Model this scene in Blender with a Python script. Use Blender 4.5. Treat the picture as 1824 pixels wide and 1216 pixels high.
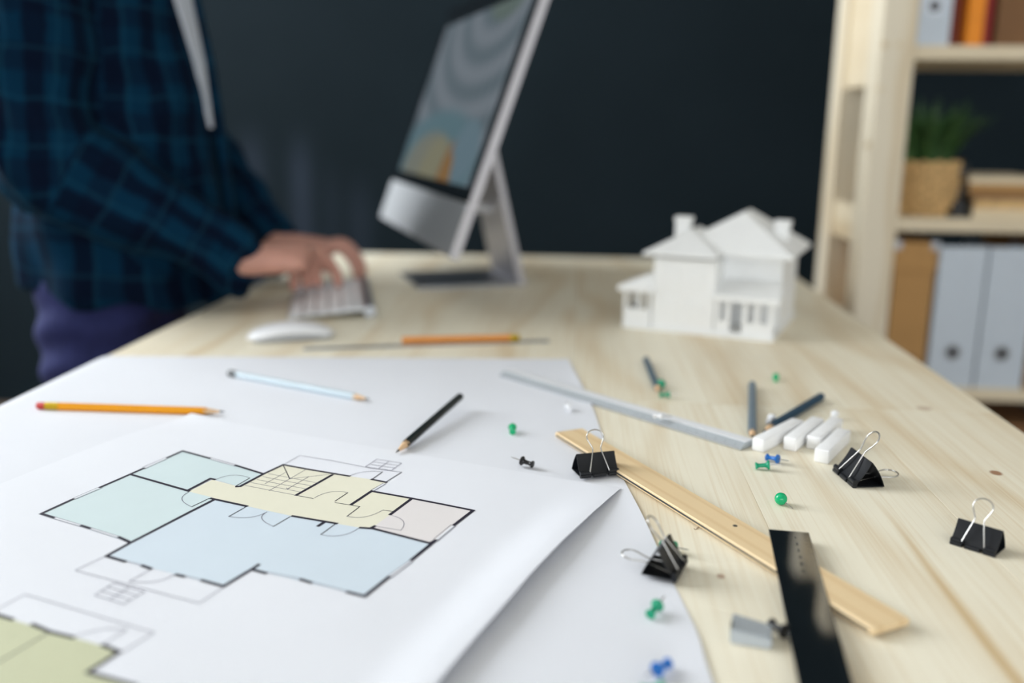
import bpy, bmesh, math, random
import numpy as np
from mathutils import Vector, Matrix

for o in list(bpy.data.objects):
    bpy.data.objects.remove(o, do_unlink=True)
scene = bpy.context.scene
COL = scene.collection
R = math.radians
TZ = 0.75                      # table top height
CZ = TZ + 0.274                # camera height

# ------------------------------------------------------------------ camera
F = 1650.0                     # focal length in pixels of the 1824 x 1216 frame
_yc = np.array([(1035-912)/F, (608-230)/F, 1.0]); _yc /= np.linalg.norm(_yc)
_zc = np.cross(np.array([1, -.011, 0.0]), _yc); _zc /= np.linalg.norm(_zc)
if _zc[1] < 0: _zc = -_zc
_xc = np.cross(_yc, _zc)
if _xc[0] < 0: _xc = -_xc
CM = np.array([_xc, _yc, _zc])
CP = np.array([0, 0, CZ])
cam_data = bpy.data.cameras.new('camera')
cam = bpy.data.objects.new('camera', cam_data); COL.objects.link(cam)
mw = Matrix.Identity(4)
for i in range(3):
    mw[i][0] = CM[i][0]; mw[i][1] = CM[i][1]; mw[i][2] = -CM[i][2]; mw[i][3] = CP[i]
cam.matrix_world = mw
cam_data.sensor_width = 36; cam_data.lens = F/1824*36
cam_data.clip_start = 0.02
cam_data.dof.use_dof = True
cam_data.dof.focus_distance = 0.70
cam_data.dof.aperture_fstop = 2.15
scene.camera = cam

def ray(px, py): return CM @ np.array([(px-912)/F, -(py-608)/F, 1.0])
def P(px, py, z=TZ):           # where a sight line meets a horizontal plane
    d = ray(px, py); return Vector(CP + d*(z-CZ)/d[2])
def PY(px, py, Y):             # where it meets the upright plane y = Y
    d = ray(px, py); return Vector(CP + d*Y/d[1])

# ------------------------------------------------------------------ light
scene.view_settings.view_transform = 'Standard'
scene.view_settings.look = 'None'
scene.view_settings.gamma = 1.0
scene.view_settings.use_curve_mapping = False
scene.view_settings.exposure = 0.0
world = bpy.data.worlds.new('sky'); scene.world = world
world.use_nodes = True
wn = world.node_tree.nodes; wn['Background'].inputs[0].default_value = (.75, .85, 1, 1)
wn['Background'].inputs[1].default_value = 1.2
def area(name, loc, rot, sx, sy, power, color):
    l = bpy.data.lights.new(name, 'AREA'); l.shape = 'RECTANGLE'; l.size = sx; l.size_y = sy
    l.energy = power; l.color = color
    o = bpy.data.objects.new(name, l); COL.objects.link(o); o.location = loc; o.rotation_euler = rot
    return o
# daylight through the two windows of the room
WX, WY0, WY1, WZ0, WZ1 = -3.1, .62, 3.0, 1.35, 3.3
area('window_daylight', (WX-.16, (WY0+WY1)/2, (WZ0+WZ1)/2), (0, -R(90), 0), WZ1-WZ0, WY1-WY0, 246, (.93, .97, 1))
RWY = -4.2
area('window_daylight', (.4, RWY-.16, 1.7), (R(90), 0, 0), 4.0, 1.8, 132, (.94, .97, 1))

# ------------------------------------------------------------------ materials
def nd(nt, t, **kw):
    n = nt.nodes.new(t)
    for k, v in kw.items():
        if hasattr(n, k): setattr(n, k, v)
    return n
def s2l(c):
    return tuple(((v/255+.055)/1.055)**2.4 if v > 10 else v/255/12.92 for v in c)
def base_mat(name, col, rough=.5, metal=0, spec=.5, **kw):
    m = bpy.data.materials.new(name); m.use_nodes = True
    b = m.node_tree.nodes['Principled BSDF']
    b.inputs['Base Color'].default_value = (*col, 1)
    b.inputs['Roughness'].default_value = rough
    b.inputs['Metallic'].default_value = metal
    b.inputs['Specular IOR Level'].default_value = spec
    for k, v in kw.items(): b.inputs[k].default_value = v
    return m
def mat(name, col, rough=.5, metal=0, spec=.5, var=.06, scale=30, bump=0, bscale=200, stretch=(1, 1, 1), **kw):
    """principled with procedural tone variation and optional fine relief"""
    m = base_mat(name, col, rough, metal, spec, **kw)
    nt = m.node_tree; b = nt.nodes['Principled BSDF']
    tc = nd(nt, 'ShaderNodeTexCoord'); mp = nd(nt, 'ShaderNodeMapping')
    mp.inputs['Scale'].default_value = stretch
    nt.links.new(tc.outputs['Object'], mp.inputs[0])
    no = nd(nt, 'ShaderNodeTexNoise'); no.inputs['Scale'].default_value = scale; no.inputs['Detail'].default_value = 4
    nt.links.new(mp.outputs[0], no.inputs[0])
    rp = nd(nt, 'ShaderNodeValToRGB')
    rp.color_ramp.elements[0].position = .3; rp.color_ramp.elements[1].position = .7
    rp.color_ramp.elements[0].color = (*[max(0, c*(1-var)) for c in col], 1)
    rp.color_ramp.elements[1].color = (*[min(1, c*(1+var)) for c in col], 1)
    nt.links.new(no.outputs[0], rp.inputs[0]); nt.links.new(rp.outputs[0], b.inputs['Base Color'])
    if bump:
        n2 = nd(nt, 'ShaderNodeTexNoise'); n2.inputs['Scale'].default_value = bscale
        nt.links.new(mp.outputs[0], n2.inputs[0])
        bp = nd(nt, 'ShaderNodeBump'); bp.inputs['Strength'].default_value = bump; bp.inputs['Distance'].default_value = .001
        nt.links.new(n2.outputs[0], bp.inputs['Height']); nt.links.new(bp.outputs[0], b.inputs['Normal'])
    return m
def math_node(nt, op, a, b=None, c=None):
    n = nd(nt, 'ShaderNodeMath', operation=op)
    for i, v in enumerate((a, b, c)):
        if v is None: continue
        if isinstance(v, (int, float)): n.inputs[i].default_value = v
        else: nt.links.new(v, n.inputs[i])
    return n.outputs[0]
def mixc(nt, fac, a, b):
    n = nd(nt, 'ShaderNodeMix', data_type='RGBA')
    for s, v in ((n.inputs[0], fac), (n.inputs[6], a), (n.inputs[7], b)):
        if isinstance(v, (int, float)): s.default_value = v
        elif isinstance(v, tuple): s.default_value = (*v, 1) if len(v) == 3 else v
        else: nt.links.new(v, s)
    return n.outputs[2]
def wood(name, light, dark, axis='Y', rough=.5, ring=16., ringamt=.5, knots=(), rand=True, spec=.35, lines=0, streak=None):
    """pine: rings and fine pores drawn out along one axis"""
    m = base_mat(name, light, rough, spec=spec); nt = m.node_tree; b = nt.nodes['Principled BSDF']
    tc = nd(nt, 'ShaderNodeTexCoord')
    sep = nd(nt, 'ShaderNodeSeparateXYZ'); nt.links.new(tc.outputs['Object'], sep.inputs[0])
    ax = {'X': (1, 0, 2), 'Y': (0, 1, 2), 'Z': (0, 2, 1)}[axis]
    across, along, third = (sep.outputs[i] for i in ax)
    if rand:
        oi = nd(nt, 'ShaderNodeObjectInfo')
        sh = math_node(nt, 'MULTIPLY', oi.outputs['Random'], 9.0)
    else: sh = 0.0
    al2 = math_node(nt, 'ADD', along, sh)
    def vec(sa, sl):
        c = nd(nt, 'ShaderNodeCombineXYZ')
        nt.links.new(math_node(nt, 'MULTIPLY', across, sa), c.inputs[0])
        nt.links.new(math_node(nt, 'MULTIPLY', al2, sl), c.inputs[1])
        nt.links.new(math_node(nt, 'MULTIPLY', third, sa), c.inputs[2])
        return c.outputs[0]
    def noise(v, scale, detail=3):
        n = nd(nt, 'ShaderNodeTexNoise'); n.inputs['Scale'].default_value = scale; n.inputs['Detail'].default_value = detail
        nt.links.new(v, n.inputs[0]); return n.outputs[0]
    warp = noise(vec(3.2, 1.1), 1.0, 2)
    ph = math_node(nt, 'ADD', math_node(nt, 'MULTIPLY', across, ring), math_node(nt, 'MULTIPLY', warp, 4.0))
    sn = math_node(nt, 'SINE', math_node(nt, 'MULTIPLY', ph, 6.283))
    rings = math_node(nt, 'POWER', math_node(nt, 'MULTIPLY_ADD', sn, .5, .5), 5.0)
    pores = noise(vec(420, 9), 1.0, 3)
    broad = noise(vec(9, 1.3), 1.0, 3)
    fac = math_node(nt, 'MULTIPLY', rings, ringamt)
    fac = math_node(nt, 'ADD', fac, math_node(nt, 'MULTIPLY', math_node(nt, 'SUBTRACT', pores, .45), .55))
    fac = math_node(nt, 'ADD', fac, math_node(nt, 'MULTIPLY', math_node(nt, 'SUBTRACT', broad, .5), .9))
    if lines:                              # narrow late-wood lines
        ln = noise(vec(150, 1.0), 1.0, 2)
        lw = math_node(nt, 'POWER', math_node(nt, 'SUBTRACT', 1.0, math_node(nt, 'ABSOLUTE', math_node(nt, 'MULTIPLY', math_node(nt, 'SUBTRACT', ln, .52), 9.0))), 3.0)
        lcl = nd(nt, 'ShaderNodeClamp'); nt.links.new(lw, lcl.inputs[0])
        fac = math_node(nt, 'ADD', fac, math_node(nt, 'MULTIPLY', lcl.outputs[0], .42*lines))
    if streak is not None:                 # one broad brown heartwood streak
        wob = math_node(nt, 'MULTIPLY', math_node(nt, 'SUBTRACT', noise(vec(.01, 4.0), 1.0, 1), .5), .012)
        ds = math_node(nt, 'DIVIDE', math_node(nt, 'SUBTRACT', math_node(nt, 'ADD', across, wob), streak), .0035)
        gs = math_node(nt, 'POWER', 2.718, math_node(nt, 'MULTIPLY', math_node(nt, 'MULTIPLY', ds, ds), -1.0))
        sy = nd(nt, 'ShaderNodeMapRange'); sy.inputs[1].default_value = .72; sy.inputs[2].default_value = .60; nt.links.new(along, sy.inputs[0])
        fac = math_node(nt, 'ADD', fac, math_node(nt, 'MULTIPLY', math_node(nt, 'MULTIPLY', gs, sy.outputs[0]), .75))
    cl = nd(nt, 'ShaderNodeClamp'); nt.links.new(fac, cl.inputs[0])
    col = mixc(nt, cl.outputs[0], light, dark)
    for kx, ky, kr, st, ks in knots:
        dx = math_node(nt, 'DIVIDE', math_node(nt, 'SUBTRACT', across, kx), kr)
        dy = math_node(nt, 'DIVIDE', math_node(nt, 'SUBTRACT', along, ky), kr*st)
        d = math_node(nt, 'SQRT', math_node(nt, 'ADD', math_node(nt, 'MULTIPLY', dx, dx), math_node(nt, 'MULTIPLY', dy, dy)))
        mr = nd(nt, 'ShaderNodeMapRange'); mr.inputs[1].default_value = .75; mr.inputs[2].default_value = 1.15
        mr.inputs[3].default_value = ks; mr.inputs[4].default_value = 0
        nt.links.new(d, mr.inputs[0])
        col = mixc(nt, mr.outputs[0], col, s2l((146, 90, 50)))
    nt.links.new(col, b.inputs['Base Color'])
    bp = nd(nt, 'ShaderNodeBump'); bp.inputs['Strength'].default_value = .12; bp.inputs['Distance'].default_value = .0006
    nt.links.new(pores, bp.inputs['Height']); nt.links.new(bp.outputs[0], b.inputs['Normal'])
    return m

PINE_L = s2l((242, 235, 214)); PINE_D = s2l((210, 184, 142))
k1 = P(1774, 842); k2 = P(1646, 727); k3 = P(1284, 1026); k4 = P(1420, 862); k5 = P(1560, 898)
M = {}
M['pine'] = wood('pine table boards', PINE_L, PINE_D, 'Y', .48, ring=9., ringamt=.34,
                 knots=[(k1.x, k1.y, .0048, 1.25, .85), (k2.x, k2.y, .008, .8, .45), (k3.x, k3.y, .0026, 1.4, .6)], lines=.55, streak=P(1600, 945).x)
M['pine_z'] = wood('pine upright', s2l((226, 216, 194)), s2l((202, 180, 142)), 'Z', .55, ring=12)
M['pine_x'] = wood('pine shelf board', s2l((222, 208, 180)), s2l((196, 170, 128)), 'X', .55, ring=12)
M['pine_y'] = wood('pine rail', s2l((224, 210, 182)), s2l((198, 172, 130)), 'Y', .55, ring=12)
M['birch'] = wood('birch ruler wood', s2l((232, 206, 164)), s2l((206, 168, 116)), 'X', .5, ring=60, ringamt=.4, rand=False)
M['paper'] = mat('drawing paper', s2l((230, 232, 238)), .62, var=.012, scale=9, bump=.05, bscale=900, spec=.25)
M['paper_low'] = mat('thin blank paper', s2l((226, 228, 234)), .65, var=.012, scale=9, bump=.05, bscale=900, spec=.2)
M['white_plastic'] = mat('white plastic', s2l((238, 239, 242)), .3, var=.01)
M['model_white'] = mat('white model board', s2l((240, 241, 240)), .6, var=.015, bump=.1, bscale=600)
M['chalk'] = mat('white chalk', s2l((242, 242, 242)), .8, var=.02, scale=120, bump=.25, bscale=700)
M['alu'] = mat('brushed aluminium', (.72, .74, .76), .38, .7, var=.05, scale=60, stretch=(1, 1, 12))
M['alu_side'] = mat('satin aluminium', (.50, .49, .52), .45, .75, var=.03)
M['alu_dark'] = mat('grey aluminium', (.40, .42, .45), .34, .9, var=.04)
M['alu_scale'] = mat('grey anodised scale', (.46, .50, .53), .42, .35, var=.03)
M['chrome'] = mat('bright steel wire', (.55, .54, .52), .22, 1, var=.03)
M['black_steel'] = mat('black lacquered steel', (.0065, .008, .011), .4, 0, .4, var=.2)
M['black_ruler'] = mat('black polished ruler', (.006, .0085, .010), .045, 0, .9, var=.15, IOR=2.1)
M['black'] = mat('black plastic', (.006, .006, .007), .35, var=.2)
M['glass_black'] = mat('black glass', (.004, .005, .006), .08, var=.1)
M['green'] = mat('green plastic', s2l((0, 150, 110)), .28, var=.06)
M['green_b'] = mat('bright green plastic', s2l((0, 172, 112)), .2, var=.04)
M['blue'] = mat('blue plastic', s2l((0, 102, 186)), .28, var=.06)
M['red'] = mat('red rubber', s2l((190, 60, 55)), .7)
M['gold'] = mat('brass ferrule', s2l((215, 180, 50)), .32, .8, var=.2, scale=900)
M['yellow'] = mat('yellow pencil paint', s2l((238, 158, 20)), .35, var=.03)
M['orange_p'] = mat('orange pencil paint', s2l((228, 150, 72)), .4, var=.04)
M['pale_blue'] = mat('pale blue pencil paint', s2l((196, 211, 219)), .35, var=.03)
M['black_p'] = mat('black pencil paint', s2l((14, 26, 26)), .3, var=.1)
M['slate_p'] = mat('slate pencil paint', s2l((58, 84, 100)), .4, var=.05)
M['grey_p'] = mat('grey blue pencil paint', s2l((98, 116, 130)), .4, var=.05)
M['teal_p'] = mat('dark teal pencil paint', s2l((4, 58, 84)), .4, spec=.25, var=.06)
M['pencil_wood'] = mat('cedar pencil wood', s2l((222, 186, 146)), .6, var=.08, scale=300)
M['graphite'] = mat('graphite', s2l((46, 52, 56)), .4)
M['cardboard'] = mat('brown cardboard', s2l((176, 134, 80)), .75, var=.05, scale=14, bump=.1)
M['cardboard2'] = mat('dark kraft card', s2l((124, 88, 54)), .75, var=.06)
M['filebox'] = mat('grey white file card', s2l((196, 206, 216)), .6, var=.02)
M['book_orange'] = mat('orange book cloth', s2l((235, 140, 10)), .6, var=.04)
M['book_rust'] = mat('rust book cloth', s2l((120, 42, 8)), .65, var=.06)
M['book_red'] = mat('red book cloth', s2l((140, 14, 6)), .6, var=.06)
M['page'] = mat('page edges', s2l((222, 206, 176)), .8, var=.08, scale=40, stretch=(1, 1, 30))
M['straw'] = mat('woven straw', s2l((212, 176, 122)), .75, var=.22, scale=90)
M['leaf'] = mat('leaf green', s2l((52, 88, 42)), .5, var=.4, scale=18)
M['dark_base'] = mat('dark bronze', (.006, .007, .007), .4, var=.2)
M['skin'] = mat('skin', s2l((196, 146, 130)), .5, var=.06, scale=25, spec=.4)
M['skin'].node_tree.nodes['Principled BSDF'].inputs['Subsurface Weight'].default_value = .08
M['hair'] = mat('dark brown hair', s2l((42, 30, 24)), .5, var=.3, scale=120)
M['navy'] = mat('navy chino cloth', s2l((40, 45, 88)), .85, var=.12, scale=60, bump=.3, bscale=600, spec=.2)
M['tee'] = mat('white cotton', s2l((196, 202, 212)), .85, var=.03, bump=.2)
M['shoe'] = mat('brown leather', s2l((70, 46, 30)), .45, var=.1)
M['wall_white'] = mat('off white paint', s2l((216, 214, 208)), .8, var=.02, scale=3)
M['floor'] = wood('floor boards', s2l((120, 104, 88)), s2l((84, 70, 56)), 'Y', .5, ring=10)
M['frame'] = mat('white window frame', s2l((232, 232, 230)), .5, var=.02)
M['ink'] = mat('dark violet ink', s2l((22, 16, 38)), .6, var=.05)
M['ink_thin'] = mat('grey ink', s2l((104, 102, 120)), .6, var=.05)
M['fill_teal'] = mat('pale teal print', s2l((208, 223, 225)), .62, var=.01, spec=.25)
M['fill_blue'] = mat('pale blue print', s2l((210, 222, 232)), .62, var=.01, spec=.25)
M['fill_yellow'] = mat('pale yellow print', s2l((230, 227, 207)), .62, var=.01, spec=.25)
M['fill_cream'] = mat('pale cream print', s2l((227, 222, 221)), .62, var=.01, spec=.25)
M['fill_olive'] = mat('olive yellow print', s2l((200, 202, 170)), .62, var=.01, spec=.25)
M['fill_white'] = mat('white print', s2l((231, 233, 238)), .62, var=.01, spec=.25)

def chalkboard():
    m = base_mat('slate chalkboard paint', (.02, .027, .034), .7, spec=.04); nt = m.node_tree; b = nt.nodes['Principled BSDF']
    tc = nd(nt, 'ShaderNodeTexCoord'); mp = nd(nt, 'ShaderNodeMapping'); mp.inputs['Scale'].default_value = (6, 1, 1.3)
    nt.links.new(tc.outputs['Object'], mp.inputs[0])
    n1 = nd(nt, 'ShaderNodeTexNoise'); n1.inputs['Scale'].default_value = 1.6; n1.inputs['Detail'].default_value = 4
    nt.links.new(mp.outputs[0], n1.inputs[0])
    n2 = nd(nt, 'ShaderNodeTexNoise'); n2.inputs['Scale'].default_value = 3; n2.inputs['Detail'].default_value = 6
    nt.links.new(tc.outputs['Object'], n2.inputs[0])
    f = math_node(nt, 'MULTIPLY', math_node(nt, 'SUBTRACT', n1.outputs[0], .56), 2.2)
    cl = nd(nt, 'ShaderNodeClamp'); nt.links.new(f, cl.inputs[0])
    col = mixc(nt, n2.outputs[0], (.0088, .0146, .0186), (.0125, .0200, .0254))
    # a few paler vertical streaks, fading out towards the top
    sep = nd(nt, 'ShaderNodeSeparateXYZ'); nt.links.new(tc.outputs['Object'], sep.inputs[0])
    for px, w, zt, amt in ((PY(452, 350, 3.2).x, .05, 1.02, .8), (PY(537, 350, 3.2).x, .042, 1.0, 1.0), (PY(590, 350, 3.2).x, .03, .9, .4), (PY(640, 350, 3.2).x, .045, .86, .6)):
        d = math_node(nt, 'DIVIDE', math_node(nt, 'SUBTRACT', sep.outputs[0], px), w)
        g = math_node(nt, 'POWER', 2.718, math_node(nt, 'MULTIPLY', math_node(nt, 'MULTIPLY', d, d), -1.0))
        zr = nd(nt, 'ShaderNodeMapRange'); zr.interpolation_type = 'SMOOTHSTEP'
        zr.inputs[1].default_value = zt+.06; zr.inputs[2].default_value = zt-.16
        nt.links.new(sep.outputs[2], zr.inputs[0])
        fa = math_node(nt, 'MULTIPLY', math_node(nt, 'MULTIPLY', g, zr.outputs[0]), amt)
        col = mixc(nt, fa, col, (.026, .036, .052))
    nt.links.new(col, b.inputs['Base Color'])
    return m
M['slate'] = chalkboard()

def plaid():
    """teal and navy check drawn on the cloth's own lengthwise / crosswise coordinates"""
    m = base_mat('plaid flannel', (.02, .1, .16), .9, spec=.03); nt = m.node_tree; b = nt.nodes['Principled BSDF']
    at = nd(nt, 'ShaderNodeAttribute', attribute_name='cloth')
    wn_ = nd(nt, 'ShaderNodeTexNoise'); wn_.inputs['Scale'].default_value = 14; wn_.inputs['Detail'].default_value = 2
    nt.links.new(at.outputs['Vector'], wn_.inputs[0])
    vm = nd(nt, 'ShaderNodeVectorMath', operation='MULTIPLY_ADD'); nt.links.new(wn_.outputs['Color'], vm.inputs[0]); vm.inputs[1].default_value = (.024, .024, 0); nt.links.new(at.outputs['Vector'], vm.inputs[2])
    sep = nd(nt, 'ShaderNodeSeparateXYZ'); nt.links.new(vm.outputs[0], sep.inputs[0])
    def band(s, period, width, off=0):
        f = math_node(nt, 'FRACT', math_node(nt, 'ADD', math_node(nt, 'DIVIDE', s, period), off))
        d = math_node(nt, 'ABSOLUTE', math_node(nt, 'SUBTRACT', f, .5))
        mr = nd(nt, 'ShaderNodeMapRange'); mr.inputs[1].default_value = width/2+.03; mr.inputs[2].default_value = width/2-.03
        nt.links.new(d, mr.inputs[0]); return mr.outputs[0]
    u, v = sep.outputs[0], sep.outputs[1]
    col = (.0025, .023, .052)
    col = mixc(nt, math_node(nt, 'MULTIPLY', band(v, .058, .44), .80), col, (.0025, .0045, .014))
    col = mixc(nt, math_node(nt, 'MULTIPLY', band(u, .074, .46), .50), col, (.003, .0045, .014))
    col = mixc(nt, math_node(nt, 'MULTIPLY', band(v, .062, .06, .5), .28), col, (.012, .075, .125))
    col = mixc(nt, math_node(nt, 'MULTIPLY', band(u, .062, .06, .5), .28), col, (.012, .075, .125))
    nt.links.new(col, b.inputs['Base Color'])
    b.inputs['Sheen Weight'].default_value = .06; b.inputs['Sheen Roughness'].default_value = .35; b.inputs['Sheen Tint'].default_value = (.22, .60, .85, 1)
    no = nd(nt, 'ShaderNodeTexNoise'); no.inputs['Scale'].default_value = 700
    bp = nd(nt, 'ShaderNodeBump'); bp.inputs['Strength'].default_value = .3; bp.inputs['Distance'].default_value = .001
    nt.links.new(no.outputs[0], bp.inputs['Height']); nt.links.new(bp.outputs[0], b.inputs['Normal'])
    return m
M['plaid'] = plaid()

def pane_mat():
    m = bpy.data.materials.new('window glass'); m.use_nodes = True; nt = m.node_tree
    nt.nodes.remove(nt.nodes['Principled BSDF'])
    tr = nd(nt, 'ShaderNodeBsdfTransparent'); gl = nd(nt, 'ShaderNodeBsdfGlossy'); gl.inputs['Roughness'].default_value = .03
    mx = nd(nt, 'ShaderNodeMixShader'); mx.inputs[0].default_value = .06
    nt.links.new(tr.outputs[0], mx.inputs[1]); nt.links.new(gl.outputs[0], mx.inputs[2])
    nt.links.new(mx.outputs[0], nt.nodes['Material Output'].inputs[0])
    return m
M['pane'] = pane_mat()

def screen_mat():
    """picture on the display: a pale vaulted hall with rings overhead and warm arches at the bottom"""
    m = base_mat('display picture', (.01, .01, .012), .12); nt = m.node_tree; b = nt.nodes['Principled BSDF']
    tc = nd(nt, 'ShaderNodeTexCoord'); sep = nd(nt, 'ShaderNodeSeparateXYZ'); nt.links.new(tc.outputs['Object'], sep.inputs[0])
    u, v = math_node(nt, 'MULTIPLY', sep.outputs[0], -1.0), sep.outputs[2]          # metres on the panel: u -0.3..0.3, v 0.10..0.44
    def dist(cx, cz, sx, sz):
        dx = math_node(nt, 'DIVIDE', math_node(nt, 'SUBTRACT', u, cx), sx)
        dz = math_node(nt, 'DIVIDE', math_node(nt, 'SUBTRACT', v, cz), sz)
        return math_node(nt, 'SQRT', math_node(nt, 'ADD', math_node(nt, 'MULTIPLY', dx, dx), math_node(nt, 'MULTIPLY', dz, dz)))
    d = dist(-.12, .43, 1.5, .75)
    ringv = math_node(nt, 'MULTIPLY_ADD', math_node(nt, 'SINE', math_node(nt, 'MULTIPLY', d, 75.0)), .5, .5)
    col = mixc(nt, ringv, (.10, .135, .155), (.19, .22, .25))
    # fine grid of ribs
    g = math_node(nt, 'MULTIPLY_ADD', math_node(nt, 'SINE', math_node(nt, 'MULTIPLY', u, 150.0)), .5, .5)
    col = mixc(nt, math_node(nt, 'MULTIPLY', g, .25), col, (.24, .27, .30))
    def spot(c, cx, cz, sx, sz, amt=1.0):
        nonlocal col
        dd = dist(cx, cz, sx, sz)
        mr = nd(nt, 'ShaderNodeMapRange'); mr.interpolation_type = 'SMOOTHSTEP'
        mr.inputs[1].default_value = 1.0; mr.inputs[2].default_value = .75; mr.inputs[4].default_value = amt
        nt.links.new(dd, mr.inputs[0]); col = mixc(nt, mr.outputs[0], col, c)
    spot((.12, .16, .13), -.16, .42, .12, .05, .8)
    spot((.11, .19, .22), .02, .13, .36, .115)
    spot((.20, .21, .17), .05, .115, .22, .085)
    spot((.24, .23, .15), -.02, .11, .13, .08)
    spot((.25, .13, .045), -.12, .10, .055, .085)
    spot((.14, .21, .25), -.20, .16, .09, .06)
    spot((.27, .15, .05), -.13, .10, .035, .06)
    nt.links.new(col, b.inputs['Emission Color']); b.inputs['Emission Strength'].default_value = .68
    return m
M['screen'] = screen_mat()

# ------------------------------------------------------------------ helpers
def link_mesh(name, me, material=None, parent=None, world=False):
    if material is not None:
        me.materials.clear(); me.materials.append(M[material] if isinstance(material, str) else material)
    o = bpy.data.objects.new(name, me); COL.objects.link(o)
    if parent is not None:
        o.parent = parent
        if world: o.location = -Vector(parent.location)
    return o
def smooth(me, angle=40):
    for p in me.polygons: p.use_smooth = True
    try: me.set_sharp_from_angle(angle=R(angle))
    except Exception: pass
def obj(name, bm, material, parent=None, world=False, sm=None):
    me = bpy.data.meshes.new(name); bmesh.ops.recalc_face_normals(bm, faces=bm.faces)
    bm.to_mesh(me); bm.free()
    if sm: smooth(me, sm)
    return link_mesh(name, me, material, parent, world)
def tag(o, label, cat, group=None):
    o['label'] = label; o['category'] = cat
    if group: o['group'] = group
    return o
def thing(name, label, cat, loc=(0, 0, 0), rotz=0, group=None, rot=None):
    o = bpy.data.objects.new(name, None); COL.objects.link(o); o.empty_display_size = .02
    o.location = loc; o.rotation_euler = rot if rot else (0, 0, rotz)
    return tag(o, label, cat, group)
def struct(name, bm, material, parent=None):
    o = obj(name, bm, material, parent)
    if parent is None: o['kind'] = 'structure'
    return o
def NB(): return bmesh.new()
def box(bm, x0, x1, y0, y1, z0, z1, bev=0, seg=1, mtx=None):
    r = bmesh.ops.create_cube(bm, size=1)
    vs = r['verts']
    for v in vs:
        v.co = Vector((x0 + (v.co.x+.5)*(x1-x0), y0 + (v.co.y+.5)*(y1-y0), z0 + (v.co.z+.5)*(z1-z0)))
    if bev:
        es = list({e for v in vs for e in v.link_edges})
        rr = bmesh.ops.bevel(bm, geom=es, offset=bev, segments=seg, affect='EDGES', profile=.5)
        vs = list({v for f in rr['faces'] for v in f.verts} | {v for v in vs if v.is_valid})
    if mtx is not None:
        for v in vs: v.co = mtx @ v.co
    return bm
def bxm(*a, **k): return box(NB(), *a, **k)
def frame_of(d, up=Vector((0, 0, 1))):
    d = d.normalized()
    if abs(d.dot(up)) > .98: up = Vector((1, 0, 0))
    s = d.cross(up).normalized(); t = s.cross(d).normalized()
    return s, t
def tube(bm, pts, rad, n=8, closed=False):
    pts = [Vector(p) for p in pts]; rings = []; N = len(pts)
    rads = rad if isinstance(rad, (list, tuple)) else [rad]*N
    s_prev = None
    for i, p in enumerate(pts):
        if closed: d = pts[(i+1) % N]-pts[i-1]
        else: d = pts[min(i+1, N-1)]-pts[max(i-1, 0)]
        d.normalize()
        if s_prev is None: s, t = frame_of(d)
        else:
            s = (s_prev - d*s_prev.dot(d)).normalized(); t = s.cross(d).normalized()
        s_prev = s
        rings.append([bm.verts.new(p + (s*math.cos(2*math.pi*k/n)+t*math.sin(2*math.pi*k/n))*rads[i]) for k in range(n)])
    for i in range(N if closed else N-1):
        a, b_ = rings[i], rings[(i+1) % N]
        for k in range(n): bm.faces.new((a[k], a[(k+1) % n], b_[(k+1) % n], b_[k]))
    if not closed:
        bm.faces.new(rings[0][::-1]); bm.faces.new(rings[-1])
    return bm
def lathe(bm, prof, n=16, mtx=None):
    """prof: (radius, height) pairs about local z"""
    rings = []
    for r, z in prof:
        if r < 1e-6: rings.append([bm.verts.new((0, 0, z))])
        else: rings.append([bm.verts.new((r*math.cos(2*math.pi*k/n), r*math.sin(2*math.pi*k/n), z)) for k in range(n)])
    fs = []
    for a, b_ in zip(rings, rings[1:]):
        for k in range(n):
            k2 = (k+1) % n
            if len(a) == 1 and len(b_) == 1: continue
            if len(a) == 1: fs.append(bm.faces.new((a[0], b_[k], b_[k2])))
            elif len(b_) == 1: fs.append(bm.faces.new((a[k], a[k2], b_[0])))
            else: fs.append(bm.faces.new((a[k], a[k2], b_[k2], b_[k])))
    if len(rings[0]) > 1: bm.faces.new(rings[0][::-1])
    if len(rings[-1]) > 1: bm.faces.new(rings[-1])
    if mtx is not None:
        for rr in rings:
            for v in rr: v.co = mtx @ v.co
    return bm
def prism(bm, poly, a0, a1, axes='xyz', mtx=None):
    """extrude a 2-D outline; axes names the three output axes of (u, v, extrusion)"""
    idx = {'x': 0, 'y': 1, 'z': 2}
    def mk(u, v, w):
        c = [0, 0, 0]; c[idx[axes[0]]] = u; c[idx[axes[1]]] = v; c[idx[axes[2]]] = w
        c = Vector(c); return bm.verts.new(mtx @ c if mtx is not None else c)
    A = [mk(u, v, a0) for u, v in poly]; B = [mk(u, v, a1) for u, v in poly]; n = len(poly)
    bm.faces.new(A[::-1]); bm.faces.new(B)
    for k in range(n): bm.faces.new((A[k], A[(k+1) % n], B[(k+1) % n], B[k]))
    return bm
def copy_tree(o, parent=None):
    c = o.copy(); COL.objects.link(c)
    if parent is not None: c.parent = parent
    for ch in [x for x in bpy.data.objects if x.parent == o]: copy_tree(ch, c)
    return c

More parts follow.
